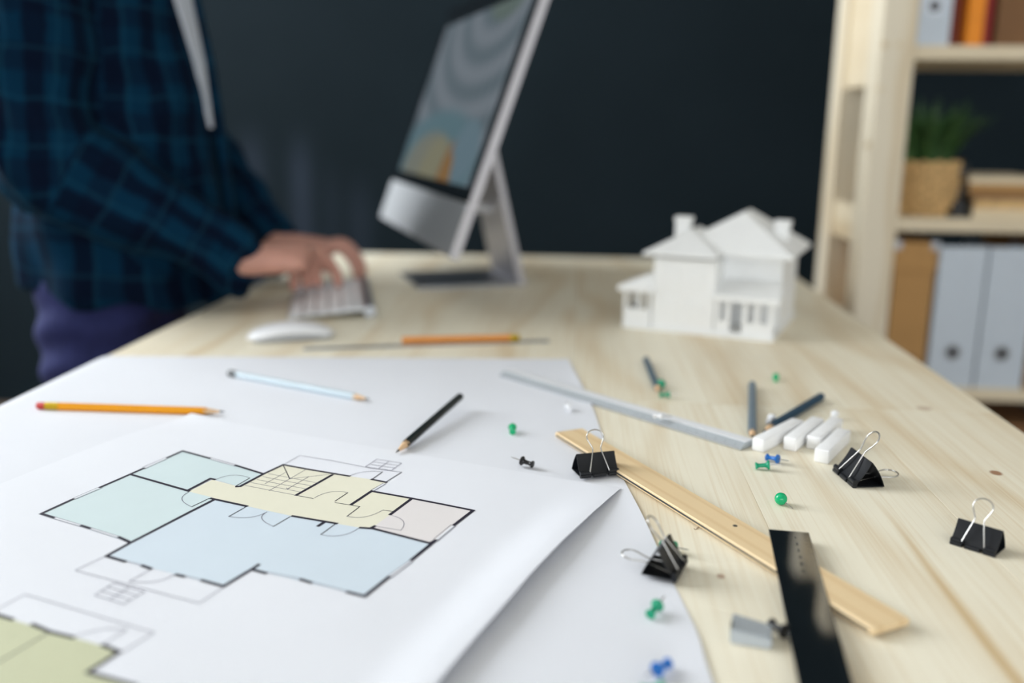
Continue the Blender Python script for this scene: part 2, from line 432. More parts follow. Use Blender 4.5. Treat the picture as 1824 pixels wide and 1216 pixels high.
# ------------------------------------------------------------------ the room
X0, X1, Y0, Y1, ZC = WX, 2.6, RWY, 3.2, 3.5
struct('floor', bxm(X0-.2, X1+.2, Y0-.2, Y1+.2, -.1, 0), 'floor')
struct('ceiling', bxm(X0-.2, X1+.2, Y0-.2, Y1+.2, ZC, ZC+.1), 'wall_white')
struct('wall_back', bxm(X0-.2, X1+.2, Y1, Y1+.12, 0, ZC), 'slate')
struct('wall_right', bxm(X1, X1+.12, Y0, Y1, 0, ZC), 'wall_white')
b = NB()
for a in ((Y0, WY0, 0, ZC), (WY1, Y1, 0, ZC), (WY0, WY1, 0, WZ0), (WY0, WY1, WZ1, ZC)):
    box(b, X0-.12, X0, *a)
struct('wall_left', b, 'wall_white')
b = NB()
for a in ((X0, -1.6, 0, ZC), (2.4, X1, 0, ZC), (-1.6, 2.4, 0, .8), (-1.6, 2.4, 2.6, ZC)):
    box(b, a[0], a[1], Y0-.12, Y0, a[2], a[3])
struct('wall_rear', b, 'wall_white')
def window(name, along, a0, a1, z0, z1, at, nm):
    root = bpy.data.objects.new(name, None); COL.objects.link(root); root['kind'] = 'structure'
    def bb(p0, p1, q0, q1, d0, d1):
        return bxm(d0, d1, p0, p1, q0, q1) if along == 'y' else bxm(p0, p1, d0, d1, q0, q1)
    t = .05
    for (p0, p1, q0, q1) in ((a0, a1, z0, z0+t), (a0, a1, z1-t, z1), (a0, a0+t, z0+t, z1-t), (a1-t, a1, z0+t, z1-t)):
        obj('window_frame', bb(p0, p1, q0, q1, at-.10, at-.03), 'frame', root)
    w = (a1-a0)/nm
    for i in range(1, nm): obj('mullion', bb(a0+i*w-.02, a0+i*w+.02, z0+t, z1-t, at-.09, at-.04), 'frame', root)
    for i in range(nm): obj('pane', bb(a0+i*w+.02, a0+(i+1)*w-.02, z0+t, z1-t, at-.068, at-.062), 'pane', root)
    obj('window_sill', bb(a0-.04, a1+.04, z0-.03, z0, at-.10, at+.06), 'frame', root)
window('window_1', 'y', WY0, WY1, WZ0, WZ1, X0, 4)
window('window_2', 'x', -1.6, 2.4, .8, 2.6, Y0, 4)
struct('baseboard_back', bxm(X0, X1, Y1-.015, Y1, 0, .08), 'slate')

# ------------------------------------------------------------------ the work table
TX0, TX1, TY0, TYS, TY1 = -.566, .423, -.02, .928, 2.032
table = thing('work_table', 'long pale pine work table covered with drawings and stationery', 'table', (-.07, 1.0, 0))
NST = 7
for (ya, yb) in ((TY0, TYS-.0006), (TYS+.0006, TY1)):
    for i in range(NST):
        xa = TX0+(TX1-TX0)*i/NST; xb = TX0+(TX1-TX0)*(i+1)/NST
        obj('plank', bxm(xa+.0001, xb-.0001, ya, yb, TZ-.028, TZ, bev=.00025), 'pine', table, world=True)
for x in (TX0+.1, TX1-.1-.06):
    obj('rail', bxm(x, x+.06, TY0+.1, TY1-.1, TZ-.098, TZ-.028), 'pine_y', table, world=True)
for x in (TX0+.1, TX1-.16):
    for y in (TY0+.12, TY1-.18):
        obj('leg', bxm(x, x+.06, y, y+.06, 0, TZ-.098, bev=.003), 'pine_z', table, world=True)

# ------------------------------------------------------------------ paper
def lerp(a, b, t): return a+(b-a)*t
def curve_at(pts, t):
    n = len(pts)-1; f = min(max(t, 0), 1)*n; i = min(int(f), n-1); t = f-i
    p0, p1, p2, p3 = pts[max(i-1, 0)], pts[i], pts[i+1], pts[min(i+2, n)]
    return .5*((2*p1)+(-p0+p2)*t+(2*p0-5*p1+4*p2-p3)*t*t+(-p0+3*p1-3*p2+p3)*t*t*t)
def sheet(name, left, right, zf, nu=60, nv=60, thick=.00025, material='paper', parent=None):
    """ruled surface between two edge curves, far end first, with real thickness"""
    bm = NB(); g = []; g2 = []
    for j in range(nv+1):
        a = curve_at(left, j/nv); c = curve_at(right, j/nv); row = []; row2 = []
        for i in range(nu+1):
            p = lerp(a, c, i/nu); z, dx = zf(p, i/nu, j/nv)
            row.append(bm.verts.new((p.x+dx, p.y, z))); row2.append(bm.verts.new((p.x+dx, p.y, z-thick)))
        g.append(row); g2.append(row2)
    for j in range(nv):
        for i in range(nu):
            bm.faces.new((g[j][i], g[j+1][i], g[j+1][i+1], g[j][i+1]))
            bm.faces.new((g2[j][i], g2[j][i+1], g2[j+1][i+1], g2[j+1][i]))
    for i in range(nu):
        bm.faces.new((g[0][i], g[0][i+1], g2[0][i+1], g2[0][i])); bm.faces.new((g[nv][i], g2[nv][i], g2[nv][i+1], g[nv][i+1]))
    for j in range(nv):
        bm.faces.new((g[j][0], g2[j][0], g2[j+1][0], g[j+1][0])); bm.faces.new((g[j][nu], g[j+1][nu], g2[j+1][nu], g2[j][nu]))
    o = obj(name, bm, material, parent); smooth(o.data, 60)
    return o
def S(t): t = min(max(t, 0), 1); return t*t*(3-2*t)

# lower sheet: covers the left table edge and hangs a little over it
pa = [P(215, 637), P(60, 690)]
A_far_l = Vector((TX0-.035, P(212, 637).y+.002, 0))
A_left = [A_far_l, Vector((TX0-.038, .80, 0)), Vector((TX0-.05, .55, 0)), Vector((TX0-.06, .30, 0))]
A_right = [P(*q) for q in ((1012, 640), (1052, 720), (1076, 784), (1112, 858), (1148, 928), (1200, 1040), (1240, 1126), (1268, 1216))]
A_right += [A_right[-1] + (A_right[-1]-A_right[-3])*1.0]
A_right[0].x += .0; A_right = [Vector((p.x, p.y, 0)) for p in A_right]
def zA(p, u, v):
    z = TZ+.0006 + .0010*S((u-.975)/.025)*(.5+.5*math.sin(v*17))
    dx = 0
    if p.x < TX0+.004:                       # falls over the table edge
        d = TX0+.004-p.x
        z -= .0004 + d*d*14; z = min(z, TZ+.0006)
        if p.x < TX0-.004: dx = .35*(TX0-.004-p.x)
    return z, dx
o = sheet('drawing_sheet', A_left, A_right, zA, 90, 60, material='paper_low')
tag(o, 'large blank white sheet lying under the floor plan, hanging over table edge', 'paper')

# upper sheet with the printed plan
zb0 = TZ+.0016
def up(q, z): p = P(q[0], q[1], z); return Vector((p.x, p.y, 0))
B_left = [up((341, 737), TZ+.004), up((240, 770), zb0), up((130, 810), zb0), up((0, 862), zb0)]
B_left += [B_left[-1]+(B_left[-1]-B_left[-2])*k*.8 for k in (1, 2, 3)]
B_right = [up((1106, 869), TZ+.002), up((1056, 912), TZ+.006), up((1002, 962), TZ+.0085), up((950, 1016), TZ+.0085), up((900, 1074), TZ+.0085), up((840, 1142), TZ+.008), up((778, 1216), TZ+.008)]
B_right += [B_right[-1]+(B_right[-1]-B_right[-2])*k for k in (1, 2)]
LIFT = [.0004, .0045, .0070, .0070, .0070, .0065, .0065, .005, .004]
def zB_uv(p, u, v):
    f = v*(len(LIFT)-1); i = min(int(f), len(LIFT)-2); li = lerp(LIFT[i], LIFT[i+1], f-i)
    z = zb0 + li*S((u-.90)/.10)**1.1
    z += .0032*math.exp(-((u/.10)**2+((v)/.05)**2))          # curled corner in front of the yellow pencil
    z += .0006*math.sin(u*9+1)*math.sin(v*8)**2*(1-S((u-.8)/.1))
    return z
o_plan = sheet('floor_plan_sheet', B_left, B_right, lambda p, u, v: (zB_uv(p, u, v), 0), 110, 90)
tag(o_plan, 'white sheet printed with a coloured house floor plan', 'paper')
# lookup of the sheet height for the print
_uv = []
for j in range(61):
    a = curve_at(B_left, j/60); c = curve_at(B_right, j/60)
    for i in range(61):
        p = lerp(a, c, i/60); _uv.append((p.x, p.y, zB_uv(p, i/60, j/60)))
_uv = np.array(_uv)
def zB(x, y):
    d = (_uv[:, 0]-x)**2+(_uv[:, 1]-y)**2
    k = np.argsort(d)[:4]; w = 1/(d[k]+1e-9); return float((w*_uv[k, 2]).sum()/w.sum())

# ---- the print
def Z1(u, v): return (60+u/4.0525, 780+v/4.0525)
def Z2(u, v): return (400+u/3.965, 780+v/3.965)
def Z3(u, v): return (u/4.343, 1020+v/4.343)
def G(q): p = P(q[0], q[1], zb0); return Vector((p.x, p.y))
def print_poly(name, pts, material, dz):
    g = [G(q) for q in pts]; bm = NB()
    vs = [bm.verts.new((p.x, p.y, 0)) for p in g]
    f = bm.faces.new(vs); bmesh.ops.triangulate(bm, faces=[f])
    for _ in range(2): bmesh.ops.subdivide_edges(bm, edges=[e for e in bm.edges if e.calc_length() > .03], cuts=1)
    bmesh.ops.triangulate(bm, faces=bm.faces)
    for v in bm.verts: v.co.z = zB(v.co.x, v.co.y)+dz
    for f in bm.faces:
        f.normal_update()
        if f.normal.z < 0: f.normal_flip()
    me = bpy.data.meshes.new(name); bm.to_mesh(me); bm.free()
    return link_mesh(name, me, material, o_plan)
def print_lines(name, lines, width, material, dz):
    for ln in lines:
        bm = NB(); g = [G(q) for q in ln]
        for a, c in zip(g, g[1:]):
            d = c-a; L = d.length
            if L < 1e-5: continue
            d /= L; n = Vector((-d.y, d.x))*width/2; a = a-d*width*.4; c = c+d*width*.4
            k = max(1, int(L/.02)); prev = None
            for i in range(k+1):
                p = a.lerp(c, i/k)
                cur = [bm.verts.new((*(p+n), zB(p.x, p.y)+dz)), bm.verts.new((*(p-n), zB(p.x, p.y)+dz))]
                if prev: bm.faces.new((prev[0], prev[1], cur[1], cur[0]))
                prev = cur
        me = bpy.data.meshes.new(name); bm.to_mesh(me); bm.free()
        link_mesh(name, me, material, o_plan)
def arc(p0, pm, p1, n=10):
    return [tuple((1-t)**2*np.array(p0)+2*t*(1-t)*np.array(2*np.array(pm)-.5*np.array(p0)-.5*np.array(p1))+t*t*np.array(p1)) for t in np.linspace(0, 1, n)]
print_poly('room_print', [Z1(55, 550), Z1(1075, 97), Z2(275, 250), Z2(105, 342), Z1(1305, 298), Z1(1275, 292), Z1(1110, 380), Z1(1300, 447), Z1(700, 750)], 'fill_teal', .00012)
print_poly('room_print', [Z1(525, 848), Z1(1300, 447), Z2(155, 480), Z2(480, 552), Z2(790, 605), Z2(960, 635), Z2(1050, 640), Z2(1450, 745), Z2(1320, 862), Z2(990, 1125), Z2(190, 930), Z1(1370, 1073)], 'fill_blue', .00012)
print_poly('room_print', [Z1(1120, 385), Z1(1290, 300), Z2(105, 342), Z2(415, 185), Z2(880, 268), Z2(1040, 293), Z2(1145, 315), Z2(1045, 372), Z2(1325, 432), Z2(1170, 545), Z2(1050, 630), Z2(960, 635), Z2(480, 552), Z2(0, 447), Z1(1280, 437)], 'fill_yellow', .00016)
print_poly('room_print', [Z2(1325, 435), Z2(1755, 517), Z2(1450, 745), Z2(1060, 640), Z2(1050, 630), Z2(1170, 545)], 'fill_cream', .00020)
print_poly('room_print', [Z1(1125, 388), Z1(1075, 425), Z1(1072, 455), Z1(1140, 497), Z1(1290, 430)], 'fill_teal', .00018)
print_poly('room_print', [Z3(-150, 290), Z3(100, 362), Z3(390, 450), Z3(565, 500), Z3(795, 565), Z3(910, 620), Z3(680, 772), Z3(1050, 880), Z3(700, 1150), Z3(-150, 900)], 'fill_olive', .00016)
walls = [[Z1(965, 145), Z1(1075, 97), Z1(1270, 147)], [Z1(1458, 195), Z2(275, 250)], [Z1(480, 357), Z1(795, 220)],
         [Z1(285, 443), Z1(55, 550), Z1(145, 577)], [Z1(345, 632), Z1(405, 650)], [Z1(615, 712), Z1(700, 750)],
         [Z1(705, 265), Z1(1118, 383)], [Z1(1110, 380), Z1(1275, 292), Z1(1305, 298)], [Z1(1300, 447), Z1(700, 750), Z1(525, 848), Z1(660, 888)],
         [Z1(1280, 437), Z2(155, 482)], [Z1(785, 918), Z1(845, 940)], [Z1(1030, 985), Z1(1085, 998)], [Z1(1215, 1028), Z1(1370, 1073), Z2(190, 930), Z2(240, 897)],
         [Z2(85, 342), Z2(110, 340), Z2(275, 250), Z2(415, 185)], [Z2(415, 185), Z2(575, 215), Z2(880, 268)], [Z2(760, 258), Z2(505, 403)],
         [Z2(1040, 293), Z2(1140, 314)], [Z2(1040, 376), Z2(895, 472)], [Z2(1040, 378), Z2(1325, 432), Z2(1755, 517), Z2(1620, 620)],
         [Z2(1490, 725), Z2(1320, 862)], [Z2(1160, 985), Z2(990, 1125), Z2(870, 1095)], [Z2(540, 1005), Z2(610, 1028)], [Z2(190, 930), Z2(290, 958)],
         [Z2(1320, 435), Z2(1170, 545)], [Z2(960, 635), Z2(1050, 642), Z2(1450, 745), Z2(1490, 725)], [Z2(480, 552), Z2(790, 605)], [Z2(700, 598), Z2(662, 622)], [Z2(1030, 640), Z2(1060, 625)],
         [Z3(-150, 285), Z3(95, 358)], [Z3(250, 397), Z3(385, 455), Z3(565, 500)], [Z3(795, 560), Z3(920, 615), Z3(680, 772), Z3(1050, 880)]]
print_lines('wall_line', walls, .0027, 'ink', .00026)
mids = [[Z2(500, 403), Z2(625, 427)], [Z2(780, 457), Z2(955, 487)], [Z2(1120, 513), Z2(1185, 523)], [Z3(385, 455), Z3(0, 680), Z3(-150, 760)],
        [Z1(1140, 497), Z1(1265, 437)], [Z1(1460, 345), Z1(1560, 285)], [Z2(1115, 240), Z2(1040, 293)], [Z2(780, 447), Z2(870, 387)], [Z2(955, 487), Z2(865, 555)],
        [Z2(150, 487), Z2(30, 555)], [Z2(460, 558), Z2(345, 625)], [Z2(780, 610), Z2(680, 683)], [Z2(1250, 243), Z2(1140, 312)], [Z2(415, 190), Z2(460, 285)]]
print_lines('door_line', mids, .0008, 'ink', .00026)
steps = lambda q, a, c: [[tuple(lerp(np.array(q[0]), np.array(q[1]), i/a)), tuple(lerp(np.array(q[3]), np.array(q[2]), i/a))] for i in range(a+1)] + \
                        [[tuple(lerp(np.array(q[0]), np.array(q[3]), i/c)), tuple(lerp(np.array(q[1]), np.array(q[2]), i/c))] for i in range(c+1)]
thin = [[Z1(515, 850), Z1(300, 955), Z1(1195, 1195), Z1(1370, 1080)], [Z1(845, 945), Z1(690, 1035)], arc(Z1(690, 1035), Z1(880, 1035), Z1(1010, 985)),
        arc(Z1(1125, 388), Z1(1070, 442), Z1(1140, 497)), arc(Z1(1560, 285), Z1(1440, 266), Z1(1315, 298)),
        [Z2(425, 180), Z2(530, 122), Z2(770, 160), Z2(1040, 215), Z2(1250, 243)], arc(Z2(885, 265), Z2(990, 238), Z2(1115, 240)),
        arc(Z2(870, 387), Z2(750, 380), Z2(635, 422)), arc(Z2(865, 555), Z2(990, 560), Z2(1115, 515)), arc(Z2(1175, 550), Z2(1262, 592), Z2(1245, 655)), [Z2(1245, 655), Z2(1060, 625)],
        arc(Z2(30, 555), Z2(170, 562), Z2(285, 530)), arc(Z2(345, 625), Z2(264, 572), Z2(300, 522)), arc(Z2(680, 683), Z2(820, 690), Z2(945, 640)),
        [Z3(-150, 345), Z3(195, 168), Z3(1190, 465), Z3(930, 625)], [Z3(980, 440), Z3(800, 555)], arc(Z3(980, 440), Z3(790, 440), Z3(590, 490)),
        [Z2(285, 320), Z2(430, 240)], [Z2(315, 370), Z2(575, 218)], [Z2(595, 270), Z2(445, 357)], [Z2(436, 350), Z2(445, 359), Z2(462, 352)], [Z2(460, 285), Z2(740, 255)]]
thin += steps([Z1(580, 1045), Z1(440, 1135), Z1(650, 1200), Z1(800, 1110)], 3, 2)
thin += steps([Z2(1075, 150), Z2(1250, 178), Z2(1180, 230), Z2(995, 203)], 2, 3)
for i in range(5):
    t = i/5*.72; a0 = np.array(Z2(145, 333)); a1 = np.array(Z2(500, 402)); up_ = np.array(Z2(400, 195))-np.array(Z2(110, 342))
    thin.append([tuple(a0+up_*t), tuple(a1+up_*t)])
def winpair(a, c, off=(0, -9)):
    a = np.array(a); c = np.array(c); return [[tuple(a), tuple(c)]]
for a, c in ((Z1(785, 213), Z1(965, 140)), (Z1(800, 227), Z1(965, 152)), (Z1(285, 436), Z1(478, 352)), (Z1(300, 446), Z1(498, 360)), (Z1(1270, 141), Z1(1458, 190)), (Z1(1275, 155), Z1(1455, 202)),
             (Z1(145, 570), Z1(350, 628)), (Z1(140, 583), Z1(345, 640)), (Z1(405, 644), Z1(615, 706)), (Z1(405, 657), Z1(612, 720)), (Z2(1120, 322), Z2(1035, 370)), (Z2(1140, 325), Z2(1050, 380)),
             (Z2(1600, 618), Z2(1475, 718)), (Z2(1632, 627), Z2(1505, 730)), (Z2(1310, 866), Z2(1150, 982)), (Z2(1332, 872), Z2(1175, 992)), (Z2(290, 950), Z2(545, 1000)), (Z2(610, 1022), Z2(870, 1090)), (Z1(660, 884), Z1(785, 914)), (Z1(1085, 994), Z1(1215, 1024))):
    thin.append([a, c])
print_lines('thin_line', thin, .0005, 'ink_thin', .00028)
wins = [[Z1(800, 219), Z1(958, 148)], [Z1(292, 440), Z1(485, 355)], [Z1(1275, 148), Z1(1452, 196)], [Z1(150, 578), Z1(340, 632)], [Z1(412, 652), Z1(608, 711)], [Z2(1125, 326), Z2(1050, 370)], [Z2(1612, 626), Z2(1498, 718)], [Z2(1315, 868), Z2(1168, 982)]]
print_lines('window_line', wins, .0017, 'fill_white', .00024)

# ------------------------------------------------------------------ pencils
def pencil(label, end, tip, material, z, r=.0036, cone=.019, ferrule=False, cap=None, sharp=True, name='pencil', zend=None, zt=None):
    z1 = z+r if zend is None else zend; z2 = z+r if zt is None else zt
    a = P(end[0], end[1], z1); c = P(tip[0], tip[1], z2)
    d = c-a; L = d.length; root = thing(name, label, 'pencil', a, group=None)
    q = d.to_track_quat('Z', 'Y'); root.rotation_mode = 'QUATERNION'; root.rotation_quaternion = q
    s0 = .022 if ferrule else (.012 if cap else 0)
    c0 = L-cone if sharp else L
    # hexagonal body with scalloped cut towards the cone
    bm = NB(); n = 24; rings = []
    def hexr(k): an = 2*math.pi*k/n; m_ = (an % (math.pi/3))-math.pi/6; return r*math.cos(math.pi/6)/math.cos(m_)*1.06
    for zz in (s0, c0-.002, None):
        ring = []
        for k in range(n):
            an = 2*math.pi*k/n; rr = hexr(k)
            z_ = (c0 + (0 if not sharp else (-.0015+.003*abs(math.sin(an*3))))) if zz is None else zz
            ring.append(bm.verts.new((rr*math.cos(an), rr*math.sin(an), z_)))
        rings.append(ring)
    for ra, rb in zip(rings, rings[1:]):
        for k in range(n): bm.faces.new((ra[k], ra[(k+1) % n], rb[(k+1) % n], rb[k]))
    bm.faces.new(rings[0][::-1]); bm.faces.new(rings[-1])
    obj('barrel', bm, material, root, sm=35)
    if sharp:
        obj('wood_cone', lathe(NB(), [(r*1.0, c0-.0016), (r*.30, L-.0052)], 16), 'pencil_wood', root, sm=40)
        obj('lead', lathe(NB(), [(r*.30, L-.0054), (.0002, L)], 12), 'graphite', root, sm=40)
    if ferrule:
        pr = [(r*1.02, .009)] + [(r*(1.02+(.06 if i % 2 else 0)), .010+i*.0013) for i in range(8)] + [(r*1.02, .0225)]
        obj('ferrule', lathe(NB(), pr, 16), 'gold', root, sm=30)
        obj('eraser', lathe(NB(), [(r*.7, 0), (r*.95, .001), (r*.97, .010)], 16), 'red', root, sm=50)
    if cap:
        obj('dipped_end', lathe(NB(), [(r*.85, 0), (r*1.02, .001), (r*1.04, .0125)], 16), cap, root, sm=40)
    return root
zA_ = TZ+.0006
pencil('yellow pencil with red eraser and brass ferrule on white sheet', (66, 722), (401, 733), 'yellow', zA_, ferrule=True)
pencil('pale blue pencil with dark dipped end on white sheet', (408, 664), (659, 711), 'pale_blue', zA_, cap='black_p')
pencil('black sharpened pencil pointing at the floor plan', (820, 706), (705, 806), 'black_p', zA_, zt=zb0+.0022, zend=zb0+.012)
pencil('orange pencil lying across thin grey ruler near mouse', (925, 601), (716, 605), 'orange_p', TZ+.0013, r=.0042, sharp=False, ferrule=False, cap='gold')
pencil('short slate blue pencil pointing at green pins, behind scale ruler', (1151, 640), (1174, 697), 'slate_p', TZ, r=.0039, cone=.014)
pencil('grey blue pencil pointing straight at the end of the scale ruler', (1340, 684), (1340, 779), 'grey_p', TZ, r=.0039, cone=.014)
pencil('dark teal pencil lying behind white chalk sticks', (1463, 706), (1359, 769), 'teal_p', TZ, r=.0040, cone=.016)

# ------------------------------------------------------------------ rulers
def bar_frame(root, a, c):
    d = c-a; root.location = a; root.rotation_mode = 'XYZ'
    root.rotation_euler = (0, -math.asin(d.z/d.length), math.atan2(d.y, d.x)); return d.length
# aluminium scale ruler (local x along, y across towards the back, z up)
a = P(889, 671); c = P(1319, 803)
root = thing('scale_ruler', 'grey aluminium scale ruler with white top strip running towards the chalk', 'ruler'); L = bar_frame(root, a, c)
root.location.z = TZ+.0009
obj('bevel_body', prism(NB(), [(0, 0), (0, .001), (.008, .0050), (.0205, .0050), (.022, .004), (.022, 0)], 0, L, 'yzx'), 'alu_scale', root)
obj('top_strip', bxm(.001, L-.001, .0082, .0204, .0049, .0055, bev=.0002), 'white_plastic', root)
obj('edge_strip', bxm(.002, L-.002, .0003, .0012, .0008, .0016), 'alu_side', root)
tk = bpy.data.meshes.new('tick'); b = NB(); box(b, -.0001, .0001, .0, .003, 0, .00005, mtx=Matrix.Translation((0, .002, .00202)) @ Matrix.Rotation(math.atan2(.0040, .008), 4, 'X')); b.to_mesh(tk); b.free()
for i in range(30):
    o = link_mesh('tick_mark', tk, 'ink' if i == 0 else None, root); o.location.x = .008+i*(L-.016)/29
# birch strip
zt_ = TZ+.0021
w0, w1, e0, e1 = P(986, 768, zt_+.0045), P(1040, 763, zt_+.0045), P(1558, 1119, zt_+.0045), P(1620, 1102, zt_+.0045)
a = (w0+w1)/2; c = (e0+e1)/2; root = thing('wooden_ruler', 'long flat birch wood ruler running under the black ruler', 'ruler'); L = bar_frame(root, a, c)
root.location.z = zt_; root.rotation_euler[1] = 0
W = .0285
obj('blade', bxm(0, L, -W/2, W/2, 0, .0045, bev=.0008), 'birch', root)
obj('metal_edge', bxm(.003, L-.003, -W/2-.0002, -W/2+.0012, .0016, .0030), 'graphite', root)
obj('hanging_hole', lathe(NB(), [(.0016, .00445), (.0016, .0047)], 12, Matrix.Translation((L*.62, .004, 0))), 'graphite', root)
# black steel ruler resting across it
zr = TZ+.0070
b0, b1 = P(1369, 943, zr), P(1441, 947, zr); 
near = P(1471, 1216, zr)
far = (b0+b1)/2; d = (near-far); d.z = 0; d.normalize()
Lr = .32; root = thing('metal_ruler', 'glossy black ruler lying across the wooden ruler', 'ruler')
bar_frame(root, far, far+d*Lr); root.location.z = zr-.001
W = (b1-b0).length*.985
obj('blade', bxm(0, Lr, -W/2, W/2, 0, .0010, bev=.0002), 'black_ruler', root)
tk2 = bpy.data.meshes.new('tick'); b = NB(); box(b, -.00012, .00012, 0, .0036, .00102, .00106); b.to_mesh(tk2); b.free()
for i in range(40):
    o = link_mesh('tick_mark', tk2, 'graphite' if i == 0 else None, root); o.location = (.004+i*.005, W/2-.0045, 0)
    if i % 2: o.scale.y = .6
for i in range(6):
    cu = bpy.data.curves.new('numeral', 'FONT'); cu.body = str(i+1); cu.size = .0052; cu.extrude = .00002
    to = bpy.data.objects.new('numeral_text', cu); COL.objects.link(to)
    dg = bpy.context.evaluated_depsgraph_get(); me = bpy.data.meshes.new_from_object(to.evaluated_get(dg)); bpy.data.objects.remove(to)
    o = link_mesh('numeral', me, 'graphite', root); o.location = (.012+i*.010, W/2-.0115, .00108); o.rotation_euler.z = R(90)
# thin grey ruler by the mouse
a = P(541, 622); c = P(978, 608)
root = thing('thin_ruler', 'thin grey steel ruler under the orange pencil', 'ruler'); L = bar_frame(root, a, c); root.location.z = TZ+.0001
obj('blade', bxm(0, L, -.006, .006, 0, .0011, bev=.0002), 'alu_dark', root)
obj('hanging_hole', lathe(NB(), [(.0022, .00105), (.0022, .0013)], 12, Matrix.Translation((.01, 0, 0))), 'graphite', root)

# ------------------------------------------------------------------ chalk sticks
def chalk(label, q0, q1, w=.0118, h=.0122):
    a = P(q0[0], q0[1], TZ+h); c = P(q1[0], q1[1], TZ+h)          # upper left long edge, near and far
    d = c-a; L = d.length; d.normalize()
    rz = math.atan2(d.y, d.x)
    bm = NB(); box(bm, 0, L, -w, 0, 0, h, bev=.0013, seg=2)
    o = obj('chalk_stick', bm, 'chalk', sm=50); o.location = (a.x, a.y, TZ); o.rotation_euler.z = rz
    return tag(o, label, 'chalk', 'white chalk sticks')
chalk('white square chalk stick nearest the scale ruler end', (1340, 778), (1411, 743))
chalk('white square chalk stick second from the scale ruler', (1396, 777), (1446, 740))
chalk('white square chalk stick with pin behind it, third from scale ruler', (1437, 775), (1480, 741))
chalk('white square chalk stick nearest the tilted binder clip', (1451, 798), (1491, 761), w=.0125)

# ------------------------------------------------------------------ binder clips
def clip(label, p1, p2, s=1.0, w=None, h2=True, tilt=62, tilt2=6, z=TZ, roll=0, body='black_steel'):
    """p1, p2: left and right end of the mouth on the ground; the body lies behind it"""
    a = P(p1[0], p1[1], z); c = P(p2[0], p2[1], z)
    d = c-a; W = w if w else d.length
    root = thing('binder_clip', label, 'binder clip', (a+c)/2, math.atan2(d.y, d.x), 'black binder clips'); root.location.z = z
    S_ = s*.019; th = .0005*s
    # cross-section in (y, z): mouth at origin, lower jaw on the table, spine at the back
    top = (S_*.50, S_*.86); bot = (S_*.98, .0006)
    m_ = (0, .0022*s); ml = (0, .0006)
    def panel(name, pts):
        bm = NB(); A = []; B_ = []
        for i, (y, zz) in enumerate(pts):
            j0 = pts[max(i-1, 0)]; j1 = pts[min(i+1, len(pts)-1)]
            t = Vector((j1[0]-j0[0], j1[1]-j0[1])).normalized(); n = Vector((-t.y, t.x))*th
            A.append([bm.verts.new((x, y, zz)) for x in (-W/2, W/2)]); B_.append([bm.verts.new((x, y+n.x, zz+n.y)) for x in (-W/2, W/2)])
        for i in range(len(pts)-1):
            bm.faces.new((A[i][0], A[i][1], A[i+1][1], A[i+1][0])); bm.faces.new((B_[i][0], B_[i+1][0], B_[i+1][1], B_[i][1]))
            bm.faces.new((A[i][0], A[i+1][0], B_[i+1][0], B_[i][0])); bm.faces.new((A[i][1], B_[i][1], B_[i+1][1], A[i+1][1]))
        bm.faces.new((A[0][0], B_[0][0], B_[0][1], A[0][1])); bm.faces.new((A[-1][0], A[-1][1], B_[-1][1], B_[-1][0]))
        return obj(name, bm, body, root, sm=40)
    def bow(p, q, k, n=5):
        v = Vector((q[0]-p[0], q[1]-p[1])); nn = Vector((-v.y, v.x))
        return [(p[0]+v.x*t+nn.x*k*4*t*(1-t), p[1]+v.y*t+nn.y*k*4*t*(1-t)) for t in [i/n for i in range(n+1)]]
    panel('jaw', bow(m_, top, -.05))
    panel('spine', bow(top, bot, .05))
    panel('jaw', bow((bot[0], .0013), (0.0005, .0013), 0))
    # rolled lips holding the wire, three short rolls above and two plus one below
    rt = .0017*s
    for (zz, yy, spans) in ((.0036*s, -.0002, ((-.5, -.22), (.22, .5))), (.0013*s, -.0006, ((-.5, -.24), (-.16, .16), (.24, .5)))):
        for x0, x1 in spans:
            obj('lip_roll', tube(NB(), [(x0*W, yy, zz), (x1*W, yy, zz)], rt, 10), body, root, sm=50)
    def handle(ang, base_y, base_z):
        hl = .034*s; hb = .25*W; hn = .105*W; hw = .215*W
        pts = [(-hb, 0), (-hb*.92, hl*.08), (-hn, hl*.52), (-hn*1.02, hl*.57), (-hw*.95, hl*.76), (-hw*1.02, hl*.82)]
        pts += [(-hw*math.cos(t), hl*.84+hl*.16*math.sin(t)) for t in np.linspace(.15, math.pi-.15, 9)]
        pts += [(-x, y) for x, y in pts[:6][::-1]]
        ca, sa = math.cos(R(ang)), math.sin(R(ang))
        tube_pts = [(x, base_y+y*ca, base_z+y*sa) for x, y in pts]
        obj('wire_handle', tube(NB(), tube_pts, .00052*s, 8), 'chrome', root, sm=60)
    handle(tilt, -.0012*s, .0042*s)
    if h2: handle(tilt2, .001, .0011*s)
    if roll: root.rotation_euler.x = R(roll)
    return root
clip('black binder clip with raised wire handle at corner of floor plan', (1033, 851), (1101, 844), s=1.0, z=TZ+.0024, tilt=64)
clip('large black binder clip with both wire handles showing beside chalk', (1484, 836), (1528, 873), s=1.25, w=.037, tilt=54, tilt2=5)
clip('black binder clip alone at the right of the bare table', (1693, 967), (1773, 992), s=.95, tilt=66, h2=False)
clip('black binder clip seen end on, straddling the paper edge', (1197, 1040), (1221, 998), s=1.08, w=.029, z=TZ+.0026, tilt=52, tilt2=8)

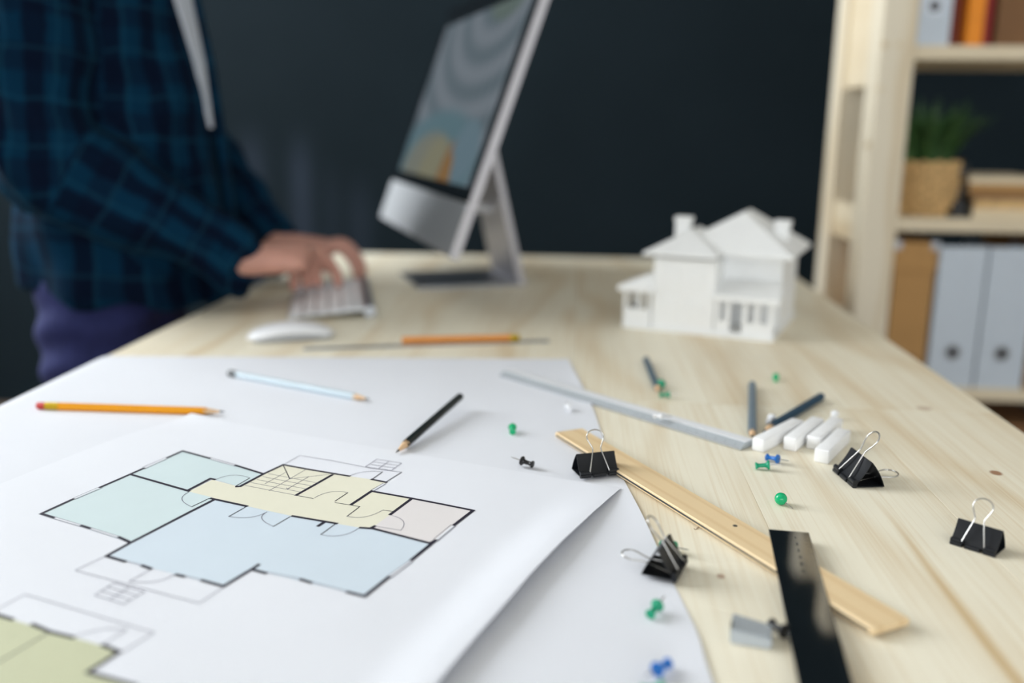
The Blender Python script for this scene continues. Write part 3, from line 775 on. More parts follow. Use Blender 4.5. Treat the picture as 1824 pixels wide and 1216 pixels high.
# ------------------------------------------------------------------ pins
def push_pin(label, q, ang, col, tilt=8, s=1.0, z=TZ, standing=False):
    """q: pixel of the middle of the grip; ang: direction of the needle on the table, degrees"""
    rc, re = .0040*s, .0030*s
    c = P(q[0], q[1], z+rc*.9)
    root = thing('push_pin', label, 'push pin', c, group='push pins and ball pins')
    d = Vector((math.cos(R(ang)), math.sin(R(ang)), 0))
    Lg = .0115*s
    # lies on the rim of the end disc and the rim of the collar
    slope = math.atan2(rc-re, Lg*.8)
    d = Vector((d.x*math.cos(slope), d.y*math.cos(slope), math.sin(slope)))
    root.rotation_mode = 'QUATERNION'; root.rotation_quaternion = d.to_track_quat('Z', 'Y')
    root.location = Vector((c.x, c.y, z+(rc+re)/2+.0003))
    h = Lg/2
    prof = [(re*.8, -h), (re, -h+.0003), (re, -h+.0011), (re*.72, -h+.0018), (re*.55, -h+.0035), (re*.62, h-.0035), (re*.85, h-.0022), (rc*.97, h-.0014), (rc, h-.0009), (rc*.93, h-.0002), (rc*.2, h)]
    obj('grip', lathe(NB(), prof, 18), col, root, sm=40)
    obj('needle', lathe(NB(), [(.0005, h-.0005), (.0005, h+.008), (.00005, h+.0105)], 8), 'chrome', root, sm=60)
    return root
def ball_pin(label, q, ang, col='green_b', r=.0047, z=TZ):
    c = P(q[0], q[1], z+r)
    root = thing('ball_pin', label, 'ball pin', c, group='push pins and ball pins')
    n = 12
    obj('ball', lathe(NB(), [(r*math.sin(math.pi*i/n), -r*math.cos(math.pi*i/n)) for i in range(n+1)], 20), col, root, sm=80)
    d = Vector((math.cos(R(ang))*.012, math.sin(R(ang))*.012, -r*.85)); d0 = d.normalized()*r*.8
    obj('needle', tube(NB(), [d0, d*.9, d], [.00045, .00045, .0001], 8), 'chrome', root, sm=60)
    return root
ball_pin('bright green ball pin alone on bare wood, in sharp focus', (1391, 888), -52)
push_pin('green push pin lying in front of the chalk sticks', (1358, 829), -2, 'green')
push_pin('blue push pin touching green pin in front of chalk sticks', (1376, 816), -42, 'blue')
push_pin('black push pin lying on white sheet left of the clip', (939, 824), 152, 'black', z=TZ+.0016)
push_pin('green push pin seen end on, on white paper beside pencil', (913, 765), 95, 'green_b', z=TZ+.0007)
ball_pin('dark green ball pin beside tip of short slate pencil', (1177, 684), 60, 'green', r=.0052)
push_pin('green push pin lying below tip of short slate pencil', (1184, 703), -8, 'green', s=.95)
push_pin('small green push pin farthest back, below the house model', (1382, 673), 78, 'green_b', s=.95)
push_pin('green push pin lying behind the end-on binder clip', (1190, 972), -35, 'green', z=TZ)
push_pin('green push pin lying on paper just below the end-on binder clip', (1165, 1086), 62, 'green', z=TZ+.0009)
push_pin('blue push pin near the bottom edge of the paper', (1180, 1187), -128, 'blue', z=TZ+.0009)
push_pin('pale green push pin cut off by bottom edge of picture', (1162, 1227), 10, 'green', z=TZ+.0009)
push_pin('white push pin lying on paper against the scale ruler', (1013, 726), 100, 'white_plastic', z=TZ+.0008, s=.9)
push_pin('white push pin lying on top of the scale ruler', (1172, 741), -22, 'white_plastic', z=TZ+.0066, s=.75)
push_pin('white push pin between grey pencil and teal pencil', (1372, 748), 65, 'white_plastic', s=1.05)
push_pin('white push pin behind the third chalk stick', (1486, 741), 70, 'white_plastic', s=1.0)
push_pin('black push pin pressed against the silver sharpener', (1386, 1118), -62, 'black', s=1.08)

# ------------------------------------------------------------------ pencil sharpener (silver wedge)
sa, sb = P(1300, 1146), P(1374, 1151)
d = sb-sa; d.z = 0
root = thing('pencil_sharpener', 'small silver metal wedge lying beside the black ruler', 'sharpener', (sa.x, sa.y, TZ), math.atan2(d.y, d.x)-R(10))
L = d.length*.98
b = NB()
pts = [(0, 0), (.001, .0078), (.0175, .0095), (.0185, 0)]
A = [b.verts.new((0, y, z)) for y, z in pts]; B_ = [b.verts.new((L, y*.86, z*.72)) for y, z in pts]
for k in range(4): b.faces.new((A[k], A[(k+1) % 4], B_[(k+1) % 4], B_[k]))
b.faces.new(A[::-1]); b.faces.new(B_); bmesh.ops.bevel(b, geom=list(b.edges), offset=.0007, segments=2, affect='EDGES')
obj('wedge_body', b, 'alu_scale', root, sm=40)
obj('sharpening_hole', lathe(NB(), [(.0036, -.0002), (.0036, .0004)], 16, Matrix.Translation((0, .0072, .006)) @ Matrix.Rotation(R(90), 4, 'Y')), 'black', root)
# a loose thread on the wood
tp = [P(1236+i*2.1, 941+2.2*math.sin(i*1.1)-i*.25, TZ+.0003) for i in range(9)]
tag(obj('thread', tube(NB(), tp, .00022, 5), 'cardboard2'), 'tiny curled brown thread beside the wooden ruler', 'thread')

# ------------------------------------------------------------------ house model
ho = P(1114, 582); hd = P(1372, 608)-ho
house = thing('house_model', 'white architectural model of a two storey house', 'model house', (ho.x, ho.y, TZ), math.atan2(hd.y, hd.x))
def hb(name, *a, parent=house, **k): return obj(name, bxm(*a, **k), 'model_white', parent)
hb('base_plate', -.004, .206, -.004, .205, 0, .004)
def walls_with_openings(name, u0, u1, v0, v1, z0, z1, openings, t=.003):
    """four walls; openings: (side, a0, a1, z0, z1)"""
    bm = NB()
    def wall(fn, a0, a1, ops):
        xs = sorted({a0, a1, *[o_[0] for o_ in ops], *[o_[1] for o_ in ops]}); zs = sorted({z0, z1, *[o_[2] for o_ in ops], *[o_[3] for o_ in ops]})
        for xa, xb in zip(xs, xs[1:]):
            for za, zb in zip(zs, zs[1:]):
                if any(xa >= o_[0]-1e-6 and xb <= o_[1]+1e-6 and za >= o_[2]-1e-6 and zb <= o_[3]+1e-6 for o_ in ops): continue
                fn(bm, xa, xb, za, zb)
    sel = lambda s: [o_[1:] for o_ in openings if o_[0] == s]
    wall(lambda m, a, b_, c, d_: box(m, a, b_, v0, v0+t, c, d_), u0, u1, sel('f'))
    wall(lambda m, a, b_, c, d_: box(m, a, b_, v1-t, v1, c, d_), u0, u1, sel('b'))
    wall(lambda m, a, b_, c, d_: box(m, u0, u0+t, a, b_, c, d_), v0+t, v1-t, sel('l'))
    wall(lambda m, a, b_, c, d_: box(m, u1-t, u1, a, b_, c, d_), v0+t, v1-t, sel('r'))
    return obj(name, bm, 'model_white', house)
def hip(name, u0, u1, v0, v1, z0, ridge, zr, t=.004):
    (ra, rb) = ridge
    bm = NB(); lo = [bm.verts.new(p) for p in ((u0, v0, z0-t), (u1, v0, z0-t), (u1, v1, z0-t), (u0, v1, z0-t))]
    hi = [bm.verts.new(p) for p in ((u0, v0, z0), (u1, v0, z0), (u1, v1, z0), (u0, v1, z0))]
    r0 = bm.verts.new((ra[0], ra[1], zr)); r1 = bm.verts.new((rb[0], rb[1], zr))
    bm.faces.new(lo[::-1])
    for k in range(4): bm.faces.new((lo[k], lo[(k+1) % 4], hi[(k+1) % 4], hi[k]))
    bm.faces.new((hi[0], hi[1], r0)); bm.faces.new((hi[1], hi[2], r1, r0)); bm.faces.new((hi[2], hi[3], r1)); bm.faces.new((hi[3], hi[0], r0, r1))
    return obj(name, bm, 'model_white', house)
walls_with_openings('wall', .060, .203, .058, .200, .004, .104, [('b', .1, .13, .06, .09)])
walls_with_openings('wall', .038, .124, .000, .11, .004, .102, [('l', .040, .058, .060, .085)])
for (a0, a1, z0, z1) in ((.150, .172, .074, .096), (.140, .160, .014, .044), (.172, .190, .006, .046)):
    w_ = hb('window', a0, a1, .0562, .0585, z0, z1); hb('pane', a0+.0015, a1-.0015, .0556, .0565, z0+.0015, z1-.0015, parent=w_)
# raised window surrounds on the wing front
for (a0, a1, z0, z1) in ((.055, .075, .062, .088), (.088, .108, .062, .088), (.055, .075, .016, .044), (.088, .108, .016, .044)):
    w_ = hb('window', a0, a1, -.0012, .0005, z0, z1)
    for q in ((a0, (a0+a1)/2-.0008), ((a0+a1)/2+.0008, a1)):
        hb('pane', q[0]+.0012, q[1]-.0012, -.0016, -.0011, z0+.0015, z1-.0015, parent=w_)
hip('roof', .044, .219, .032, .214, .110, ((.138, .100), (.138, .150)), .163)
hip('roof', .024, .126, -.010, .125, .110, ((.076, .045), (.076, .10)), .139)
def chimney(u, v, z0, z1, w=.020):
    c = hb('chimney', u-w/2, u+w/2, v-w/2, v+w/2, z0, z1-.004)
    hb('chimney_cap', u-w/2-.0012, u+w/2+.0012, v-w/2-.0012, v+w/2+.0012, z1-.006, z1, parent=c)
chimney(.062, .060, .11, .155); chimney(.190, .120, .115, .151)
# left porch
b = NB(); lo = [(-.012, -.006, .053), (.040, -.006, .053), (.040, .085, .053), (-.012, .085, .053)]
vs = [b.verts.new(p) for p in lo] + [b.verts.new(p) for p in ((-.012, -.006, .060), (.040, -.006, .060), (.040, .085, .060), (-.012, .085, .060), (.036, .010, .080), (.040, .075, .080), (.040, .010, .080))]
for f in ((3, 2, 1, 0), (0, 1, 5, 4), (3, 0, 4, 7), (2, 3, 7, 6), (4, 5, 10, 8), (4, 8, 9, 7), (7, 9, 6), (8, 10, 9), (1, 2, 6, 9, 10, 5)): b.faces.new([vs[i] for i in f])
obj('porch_roof', b, 'model_white', house)
for (u, v) in ((-.002, .002), (.019, .002), (.032, .002), (-.002, .040), (-.002, .076)): hb('porch_column', u-.0022, u+.0022, v-.0022, v+.0022, .004, .054)
hb('railing', -.004, .036, .0005, .0035, .004, .028); hb('railing', -.0035, -.0005, .002, .078, .004, .028); 
# right porch
b = NB(); pr = [(.122, -.006), (.212, -.006), (.212, .060), (.122, .060)]
vs = [b.verts.new((u, v, .050)) for u, v in pr] + [b.verts.new((u, v, .057)) for u, v in pr] + [b.verts.new(p) for p in ((.124, .052, .072), (.204, .052, .072), (.204, .060, .072), (.124, .060, .072))]
for f in ((3, 2, 1, 0), (0, 1, 5, 4), (1, 2, 6, 5), (2, 3, 7, 6), (3, 0, 4, 7), (4, 5, 9, 8), (5, 6, 10, 9), (6, 7, 11, 10), (7, 4, 8, 11), (8, 9, 10, 11)): b.faces.new([vs[i] for i in f])
obj('porch_roof', b, 'model_white', house)
for u in (.129, .143, .166, .182, .201): hb('porch_column', u-.0032, u+.0032, .0005, .0065, .004, .051)
for a0, a1 in ((.126, .146), (.166, .204)): hb('railing', a0, a1, .001, .005, .004, .022)
hb('porch_floor', .122, .206, -.002, .058, .004, .007)

# ------------------------------------------------------------------ desktop computer
ANG = R(21); bk = Vector((math.cos(ANG), math.sin(ANG), 0)); wd = Vector((-math.sin(ANG), math.cos(ANG), 0))
nb = PY(801, 459, 1.345)                       # near lower corner of the panel
SW, SH, TILT = .65, .452, R(20)
bc = nb + wd*SW/2                              # middle of the lower edge
root_loc = Vector((bc.x, bc.y, TZ)) + bk*.06
comp = thing('desktop_computer', 'aluminium all in one desktop computer tilted back on its stand', 'computer', root_loc)
# local frame of computer: x = width (far -> near), y = back, z = up
comp.rotation_euler.z = math.atan2(-wd.y, -wd.x)
def to_l(p): return Matrix.Rotation(-comp.rotation_euler.z, 4, 'Z') @ (p-root_loc)
l0 = to_l(bc)                                  # lower edge middle in local coordinates
PM = Matrix.Translation(l0) @ Matrix.Rotation(-TILT, 4, 'X')      # panel frame: x width, y back, z up the panel
sgn = 1 if (PM @ Vector((0, 0, 1))-PM @ Vector((0, 0, 0))).y > 0 else -1
if sgn < 0: PM = Matrix.Translation(l0) @ Matrix.Rotation(TILT, 4, 'X')
b = NB(); nx, nz = 13, 9                       # thin rim, bulging back
def rim(u, v):
    e = max(abs(u), abs(v)); return .014 + .030*max(0, 1-abs(u)**2.4)*max(0, 1-abs(v)**2.4)
gb = [[b.verts.new((SW/2*(2*i/nx-1), rim(2*i/nx-1, 2*j/nz-1), SH*j/nz)) for i in range(nx+1)] for j in range(nz+1)]
gf = [[b.verts.new((SW/2*(2*i/nx-1), 0, SH*j/nz)) for i in range(nx+1)] for j in range(nz+1)]
for j in range(nz):
    for i in range(nx):
        b.faces.new((gb[j][i], gb[j][i+1], gb[j+1][i+1], gb[j+1][i])); b.faces.new((gf[j][i], gf[j+1][i], gf[j+1][i+1], gf[j][i+1]))
for i in range(nx):
    b.faces.new((gb[0][i], gf[0][i], gf[0][i+1], gb[0][i+1])); b.faces.new((gb[nz][i], gb[nz][i+1], gf[nz][i+1], gf[nz][i]))
for j in range(nz):
    b.faces.new((gb[j][0], gb[j+1][0], gf[j+1][0], gf[j][0])); b.faces.new((gb[j][nx], gf[j][nx], gf[j+1][nx], gb[j+1][nx]))
def pobj(name, bm, m, parent=comp, sm=None):
    o = obj(name, bm, m, parent, sm=sm); o.matrix_local = PM; return o
hs = pobj('housing', b, 'alu_side', sm=35)
b = NB(); box(b, -SW/2+.0005, SW/2-.0005, -.0012, .0002, .002, .083, bev=.0005); pobj('chin', b, 'alu')
b = NB(); box(b, -SW/2+.0005, SW/2-.0005, -.0016, .0002, .0835, SH-.001, bev=.0004); g_ = pobj('front_glass', b, 'glass_black')
b = NB(); box(b, -SW/2+.042, SW/2-.030, -.0020, -.0016, .106, SH-.042)
pobj('display', b, 'screen')
# stand: bent sheet of aluminium, base plate and rising arm
SWD = .178; BASEY0, BASEY1 = -.115, .105
bp = to_l(Vector((P(944, 513).x, P(944, 513).y, TZ)))     # back near corner of the foot
by1 = bp.y; by0 = by1-.195; bx = 0
hinge = PM @ Vector((0, .042, .235))
prof = [(by0, .0), (by0, .005), (by1-.018, .005), (by1-.010, .010)]
arm = [(by1-.012, .022)]
b = NB(); prism(b, [(by0, .0002), (by0, .0052), (by1-.014, .0052), (by1-.006, .0002)], bx-SWD/2, bx+SWD/2, 'yzx')
obj('stand_foot', b, 'alu_dark', comp)
dirv = Vector((hinge.y-(by1-.008), hinge.z-.012)); n2 = Vector((-dirv.y, dirv.x)).normalized()*.0055
q0 = Vector((by1-.008, .010)); q1 = Vector((hinge.y, hinge.z))
b = NB(); prism(b, [(by1-.016, .0002), (by1-.002, .0002), (by1+.004, .006), tuple(q0-n2*1.1), tuple(q1-n2), tuple(q1+n2), tuple(q0+n2*1.1)], bx-SWD/2, bx+SWD/2, 'yzx')
obj('stand_arm', b, 'alu_side', comp)
b = NB(); tube(b, [(-SWD/2+.01, hinge.y, hinge.z), (SWD/2-.01, hinge.y, hinge.z)], .010, 14); obj('hinge', b, 'alu_dark', comp, sm=50)
# cable port ring in the arm and power lead collar
pm_ = q0.lerp(q1, .42)
b = NB(); tube(b, [(0, pm_.x-.07, pm_.y+.005), (0, pm_.x+.012, pm_.y)], .008, 12); obj('power_lead', b, 'white_plastic', comp, sm=50)

# ------------------------------------------------------------------ keyboard
ka = P(512, 566, TZ+.004); kang = ANG-R(6)
kw = Vector((-math.sin(kang), math.cos(kang), 0)); kb_ = Vector((math.cos(kang), math.sin(kang), 0))
KD, KL = .128, .283
kroot = thing('keyboard', 'slim aluminium keyboard with white keys under the typing hand', 'keyboard', (ka.x, ka.y, TZ))
kroot.rotation_euler.z = math.atan2(kb_.y, kb_.x)          # local x = depth towards the computer, y = length away
SL = math.atan2(.012, KD); KM = Matrix.Rotation(-SL, 4, 'Y')
b = NB(); box(b, 0, KD-.012, 0, KL, .0015, .0050, bev=.001); o = obj('tray', b, 'alu', kroot); o.matrix_local = KM
obj('battery_tube', tube(NB(), [(KD-.010, 0, .0105), (KD-.010, KL, .0105)], .0090, 16), 'alu_dark', kroot, sm=50)
for yy in (.004, KL-.010): obj('front_foot', bxm(.002, .012, yy, yy+.006, 0, .0018), 'white_plastic', kroot)
kmesh = {}
def key(x, y, w, d_):
    k_ = (round(w, 4), round(d_, 4))
    if k_ not in kmesh:
        b = NB(); box(b, -d_/2, d_/2, -w/2, w/2, 0, .0022, bev=.0008); me = bpy.data.meshes.new('key'); b.to_mesh(me); b.free(); me.materials.append(M['white_plastic']); kmesh[k_] = me
    o = link_mesh('key', kmesh[k_], None, kroot); o.matrix_local = KM @ Matrix.Translation((x, y, .0049))
pitch = .0191
rows = [[1, 1, 1, 1.25, 5, 1.25, 1, 1, 1, 1], [2.35]+[1]*10+[2.35], [1.8]+[1]*11+[1.8], [1.5]+[1]*12+[1.1], [1]*13+[1.5]]
for r_, row in enumerate(rows):
    y = KL-.004; tot = sum(row); sc = (KL-.008)/tot
    for w in row:
        key(.012+r_*pitch, y-w*sc/2, w*sc-.003, pitch-.003); y -= w*sc
y = KL-.004
for i in range(14):
    w = (KL-.008)/14; key(.012+5*pitch-.004, y-w/2, w-.003, .009); y -= w

# ------------------------------------------------------------------ mouse
m0, m1 = P(442, 606), P(594, 597)
d = m1-m0; Lm = .114
mouse = thing('computer_mouse', 'low curved white computer mouse in front of the keyboard', 'mouse', ((m0+m1)/2).to_tuple(), math.atan2(d.y, d.x))
mouse.location.z = TZ
b = NB(); n, k = 18, 14; G1 = []; G2 = []
for i in range(n+1):
    t = -1+2*i/n; hw = .0285*(1-abs(t)**3.2)**.5*(.96+.04*math.cos(t)); hw = max(hw, .0006)
    zt = .0045+.0165*(1-t*t)**.62; zb = .0016+.0105*(1-t*t)
    G1.append([b.verts.new((t*Lm/2, hw*(-1+2*j/k), zb+(zt-zb)*max(0, 1-abs(-1+2*j/k)**3)**.6)) for j in range(k+1)])
    G2.append([b.verts.new((t*Lm/2*.995, hw*.98*(-1+2*j/k), zb-.0006)) for j in range(k+1)])
for i in range(n):
    for j in range(k):
        b.faces.new((G1[i][j], G1[i+1][j], G1[i+1][j+1], G1[i][j+1])); b.faces.new((G2[i][j], G2[i][j+1], G2[i+1][j+1], G2[i+1][j]))
    b.faces.new((G1[i][0], G2[i][0], G2[i+1][0], G1[i+1][0])); b.faces.new((G1[i][k], G1[i+1][k], G2[i+1][k], G2[i][k]))
for i, rev in ((0, 0), (n, 1)):
    for j in range(k): b.faces.new((G1[i][j], G1[i][j+1], G2[i][j+1], G2[i][j]))
obj('top_shell', b, 'white_plastic', mouse, sm=50)
obj('aluminium_base', prism(NB(), [(-.050, .003), (-.046, .0012), (.046, .0012), (.050, .003), (.03, .0105), (-.03, .0105)], -.022, .022, 'xzy'), 'alu_dark', mouse)
for yy in (-.016, .016): obj('glide_rail', bxm(-.04, .04, yy-.0015, yy+.0015, 0, .0014), 'black', mouse)

# ------------------------------------------------------------------ shelf unit
SX, SYF, SYB = .559, 1.88, 2.205
PWD, PDP = .068, .070
shelf = thing('shelf_unit', 'open pine shelving unit against the dark wall', 'shelf', (1.1, 2.04, 0))
SXR = 1.62; STOP = 1.56
for x in (SX, SXR):
    for (y0, y1) in ((SYF, SYF+PDP), (SYB-PDP, SYB)):
        obj('post', bxm(x, x+PWD, y0, y1, 0, STOP, bev=.003), 'pine_z', shelf, world=True)
    for (z0, z1) in ((.06, .13), (.30, .42), (.56, .64), (.80, .875), (1.115, 1.32), (1.44, 1.50)):
        obj('side_rail', bxm(x+.012, x+.034, SYF+PDP, SYB-PDP, z0, z1, bev=.002), 'pine_y', shelf, world=True)
BZ = [.18, .517, .861, 1.186, 1.50]
for z in BZ:
    obj('shelf_board', bxm(SX+PWD+.001, SXR-.001, SYF+.005, SYB-.005, z-.027, z, bev=.002), 'pine_x', shelf, world=True)
# screw heads in the front post
for (q, y) in (((1576, 80), SYF), ((1601, 80), SYF), ((1568, 158), SYF), ((1546, 258), SYF)):
    p = PY(q[0], q[1], y)
    obj('screw_plug', lathe(NB(), [(.0065, -.0008), (.0065, .0006)], 12, Matrix.Translation(p) @ Matrix.Rotation(R(90), 4, 'X')), 'pine_x', shelf, world=True)

def file_box(label, xc, z, w=.098, h=.305, d=.25, material='filebox', hole=.21, y=SYF+.012, lift=None):
    root = thing('magazine_file', label, 'file box', (xc, y, z))
    t = .003
    b = NB(); box(b, -w/2, w/2, 0, t, 0, h); obj('front_panel', b, material, root)
    for s in (-1, 1):
        x0, x1 = (-w/2, -w/2+t) if s < 0 else (w/2-t, w/2)
        obj('side_panel', prism(NB(), [(t, 0), (d, 0), (d, h*.6), (d*.45, h), (t, h)], x0, x1, 'yzx'), material, root)
    b = NB(); box(b, -w/2+t, w/2-t, t, d, 0, t); obj('bottom_panel', b, material, root)
    b = NB(); lathe(b, [(.016, -.002), (.016, .001)], 24, Matrix.Translation((0, 0, hole)) @ Matrix.Rotation(R(90), 4, 'X'))
    r_ = obj('hole_ring', b, 'alu_dark', root)
    b = NB(); lathe(b, [(.0105, -.0005), (.0105, .0024)], 20, Matrix.Translation((0, 0, hole)) @ Matrix.Rotation(R(90), 4, 'X')); obj('hole_core', b, 'black', r_)
    b = NB(); box(b, -w/2+.012, w/2-.012, .02, d*.8, t, h*.55); obj('papers', b, 'page', root)
    return root
YF = SYF+.012
def xat(px, py, y=YF): return PY(px, py, y).x
z3 = BZ[1]
x0 = xat(1657, 600); x1 = xat(1741, 600); x2 = xat(1826, 600)
hol = PY(1690, 627, YF).z-z3
file_box('grey white file box on lower shelf, beside the cardboard box', (xat(1664, 560)+xat(1745, 560))/2, z3, w=.092, h=.288, hole=hol)
file_box('grey white file box on lower shelf, right of its twin', (xat(1664, 560)+xat(1745, 560))/2+.097, z3, w=.092, h=.288, hole=hol)
def carton(label, xa, xb, z, h, d=.27, material='cardboard', y=YF):
    w = xb-xa; root = thing('cardboard_box', label, 'box', ((xa+xb)/2, y, z))
    obj('box_body', bxm(-w/2, w/2, 0, d, 0, h*.86, bev=.001), material, root)
    obj('lid', bxm(-w/2-.003, w/2+.003, -.003, d+.003, h*.80, h, bev=.0015), material, root)
    obj('label_holder', bxm(-w*.25, w*.25, -.0025, 0, h*.10, h*.22), 'cardboard2', root)
    for s in (-1, 1): obj('corner_cap', bxm(s*w/2-.012 if s > 0 else -w/2-.004, w/2+.004 if s > 0 else -w/2+.009, -.0045, .009, h*.95, h+.002), 'alu_dark', root)
carton('tall brown cardboard box on lower shelf against the front post', SX+PWD+.006, xat(1660, 520), z3, .296)
carton('brown cardboard box at right end of lower shelf, cut by frame', (xat(1664, 560)+xat(1745, 560))/2+.150, 1.18, z3, .29)
carton('dark cardboard box on the bottom shelf in shadow', .86, .985, BZ[0], .26, material='cardboard2')
file_box('grey file box on the bottom shelf in shadow, cut by frame', 1.05, BZ[0], w=.092, h=.285, hole=.2)
# upper shelf
z1_ = BZ[3]
file_box('pale file box on the upper shelf with dark round hole', (xat(1629, 50)+xat(1684, 50))/2+.004, z1_, w=.066, h=.30, hole=PY(1650, 11, YF).z-z1_)
def book(label, xa, xb, z, h, d, material, y=YF, lean=0):
    w = xb-xa; root = thing('book', label, 'book', ((xa+xb)/2, y, z), 0)
    t = .0035
    obj('spine', bxm(-w/2, w/2, 0, t, 0, h, bev=.0012), material, root)
    for s in (-1, 1): obj('cover', bxm(-w/2 if s < 0 else w/2-t, -w/2+t if s < 0 else w/2, t, d, 0, h), material, root)
    obj('pages', bxm(-w/2+t, w/2-t, t, d-.004, .004, h-.004), 'page', root)
    return root
book('rust brown book on upper shelf beside pale file box', xat(1692, 50), xat(1722, 50), z1_, .27, .2, 'book_rust', y=YF+.03)
book('bright orange book on the upper shelf', xat(1723, 50), xat(1752, 50), z1_, .29, .2, 'book_orange')
book('dark red book on upper shelf right of orange book', xat(1755, 50), xat(1770, 50), z1_, .28, .2, 'book_red', y=YF+.01)
carton('brown kraft box at right end of the upper shelf', xat(1781, 60), 1.12, z1_, .22, material='cardboard2', y=YF+.02)
# middle shelf: plant in basket, dark ornament, stack of books
z2_ = BZ[2]
pc = PY(1648, 340, YF+.085)
plant = thing('potted_plant', 'bushy green plant in a round woven straw basket on shelf', 'plant', (pc.x, YF+.085, z2_))
RB, HB_ = .062, .108
rnd = random.Random(4)
for i in range(10):
    zz = .006+i*(HB_-.012)/9; rr = RB*(.90+.12*math.sin(i/9*2.4))
    pts = [((rr+.0022*math.sin(k*math.pi+i*math.pi))*math.cos(2*math.pi*k/28), (rr+.0022*math.sin(k*math.pi/1.0+i*math.pi+math.pi*k))*math.sin(2*math.pi*k/28), zz+.0028*math.cos(k*math.pi+i*math.pi)) for k in range(28)]
    obj('straw_coil', tube(NB(), pts, .0068, 6, closed=True), 'straw', plant, sm=60)
obj('soil', lathe(NB(), [(RB*.86, .0), (RB*.88, .09), (0, .092)], 20), 'cardboard2', plant)
for i in range(240):
    an = rnd.uniform(0, 2*math.pi); r0 = rnd.uniform(0, RB*.7); le = rnd.uniform(.08, .165); out = rnd.uniform(.25, 1.05)
    bm = NB(); prev = None; w0 = rnd.uniform(.004, .0075); n = 4
    dirx, diry = math.cos(an), math.sin(an)
    for k in range(n+1):
        t = k/n; rr = r0+out*le*.55*t**1.5; zz = .088+le*(t-.35*out*t*t)
        wv = w0*(1-t)**.6*(.6+t*.6)+.0003
        c = Vector((dirx*rr, diry*rr, zz)); s = Vector((-diry, dirx, 0))*wv; cz = Vector((dirx, diry, 0))*(-.0012)
        cur = [bm.verts.new(c-s), bm.verts.new(c+cz), bm.verts.new(c+s)]
        if prev:
            bm.faces.new((prev[0], prev[1], cur[1], cur[0])); bm.faces.new((prev[1], prev[2], cur[2], cur[1]))
        prev = cur
    obj('leaf', bm, 'leaf', plant)
dp = PY(1703, 380, YF+.05)
orn = thing('dark_ornament', 'small black turned ornament between basket and stack of books', 'ornament', (dp.x, YF+.05, z2_))
obj('foot', lathe(NB(), [(.034, 0), (.034, .008), (.026, .014), (.024, .028), (.015, .034)], 24), 'dark_base', orn, sm=40)
obj('stem', lathe(NB(), [(.016, .033), (.012, .045), (.011, .075), (.017, .088), (.010, .105), (0, .118)], 20), 'dark_base', orn, sm=50)
bx0 = xat(1733, 380)
zz = z2_
for i, (h, dx, mt, lab) in enumerate(((.017, .0, 'page', 'lowest pale book in the flat stack on middle shelf'), (.020, .004, 'straw', 'straw coloured book second from bottom of flat stack'), (.012, -.004, 'cardboard2', 'thin brown book in the middle of flat stack'),
                                  (.018, -.008, 'cardboard', 'tan book second from top of flat stack'), (.013, -.012, 'page', 'topmost pale book of the flat stack on middle shelf'))):
    root = thing('book', lab, 'book', (bx0+dx+.09, YF+.02, zz), R(rnd.uniform(-3, 3)), 'books in the flat stack')
    obj('cover', bxm(-.085, .085, 0, .2, 0, .0025), mt, root); obj('cover', bxm(-.085, .085, 0, .2, h-.0025, h), mt, root)
    obj('spine', bxm(-.085, .085, -.002, .0005, 0, h), mt, root); obj('pages', bxm(-.082, .082, .003, .196, .0025, h-.0025), 'page', root)
    zz += h

# ------------------------------------------------------------------ person
def loft(bm, rings, n=20):
    """rings: (centre, x-axis vector, y-axis vector)"""
    R_ = []
    for c, a, e in rings:
        c, a, e = Vector(c), Vector(a), Vector(e)
        R_.append([bm.verts.new(c+a*math.cos(2*math.pi*k/n)+e*math.sin(2*math.pi*k/n)) for k in range(n)])
    for p, q in zip(R_, R_[1:]):
        for k in range(n): bm.faces.new((p[k], p[(k+1) % n], q[(k+1) % n], q[k]))
    bm.faces.new(R_[0][::-1]); bm.faces.new(R_[-1])
def limb(bm, pts, rads, n=16, sub=5, caps=True):
    pts = [Vector(p) for p in pts]; P_, Q_ = [], []
    m_ = (len(pts)-1)*sub
    for i in range(m_+1):
        P_.append(curve_at(pts, i/m_)); f = i/sub; j = min(int(f), len(rads)-2); Q_.append(lerp(rads[j], rads[j+1], f-j))
    if caps:                               # rounded ends
        d0 = (P_[0]-P_[1]).normalized(); d1 = (P_[-1]-P_[-2]).normalized(); r0, r1 = Q_[0], Q_[-1]
        P_ = [P_[0]+d0*r0*.95, P_[0]+d0*r0*.7] + P_ + [P_[-1]+d1*r1*.7, P_[-1]+d1*r1*.95]
        Q_ = [r0*.28, r0*.7] + Q_ + [r1*.7, r1*.28]
    tube(bm, P_, Q_, n)
def blend(name, bm, voxel, smooth_it=6, fac=.5):
    """fuse overlapping closed volumes into one continuous skin"""
    bmesh.ops.recalc_face_normals(bm, faces=bm.faces)
    me = bpy.data.meshes.new(name); bm.to_mesh(me); bm.free()
    o = bpy.data.objects.new(name+'_tmp', me); COL.objects.link(o)
    r = o.modifiers.new('r', 'REMESH'); r.mode = 'VOXEL'; r.voxel_size = voxel; r.use_smooth_shade = True
    s = o.modifiers.new('s', 'SMOOTH'); s.iterations = smooth_it; s.factor = fac
    dg = bpy.context.evaluated_depsgraph_get(); dg.update()
    res = bpy.data.meshes.new_from_object(o.evaluated_get(dg)); res.name = name
    bpy.data.objects.remove(o); bpy.data.meshes.remove(me)
    for p in res.polygons: p.use_smooth = True
    return res
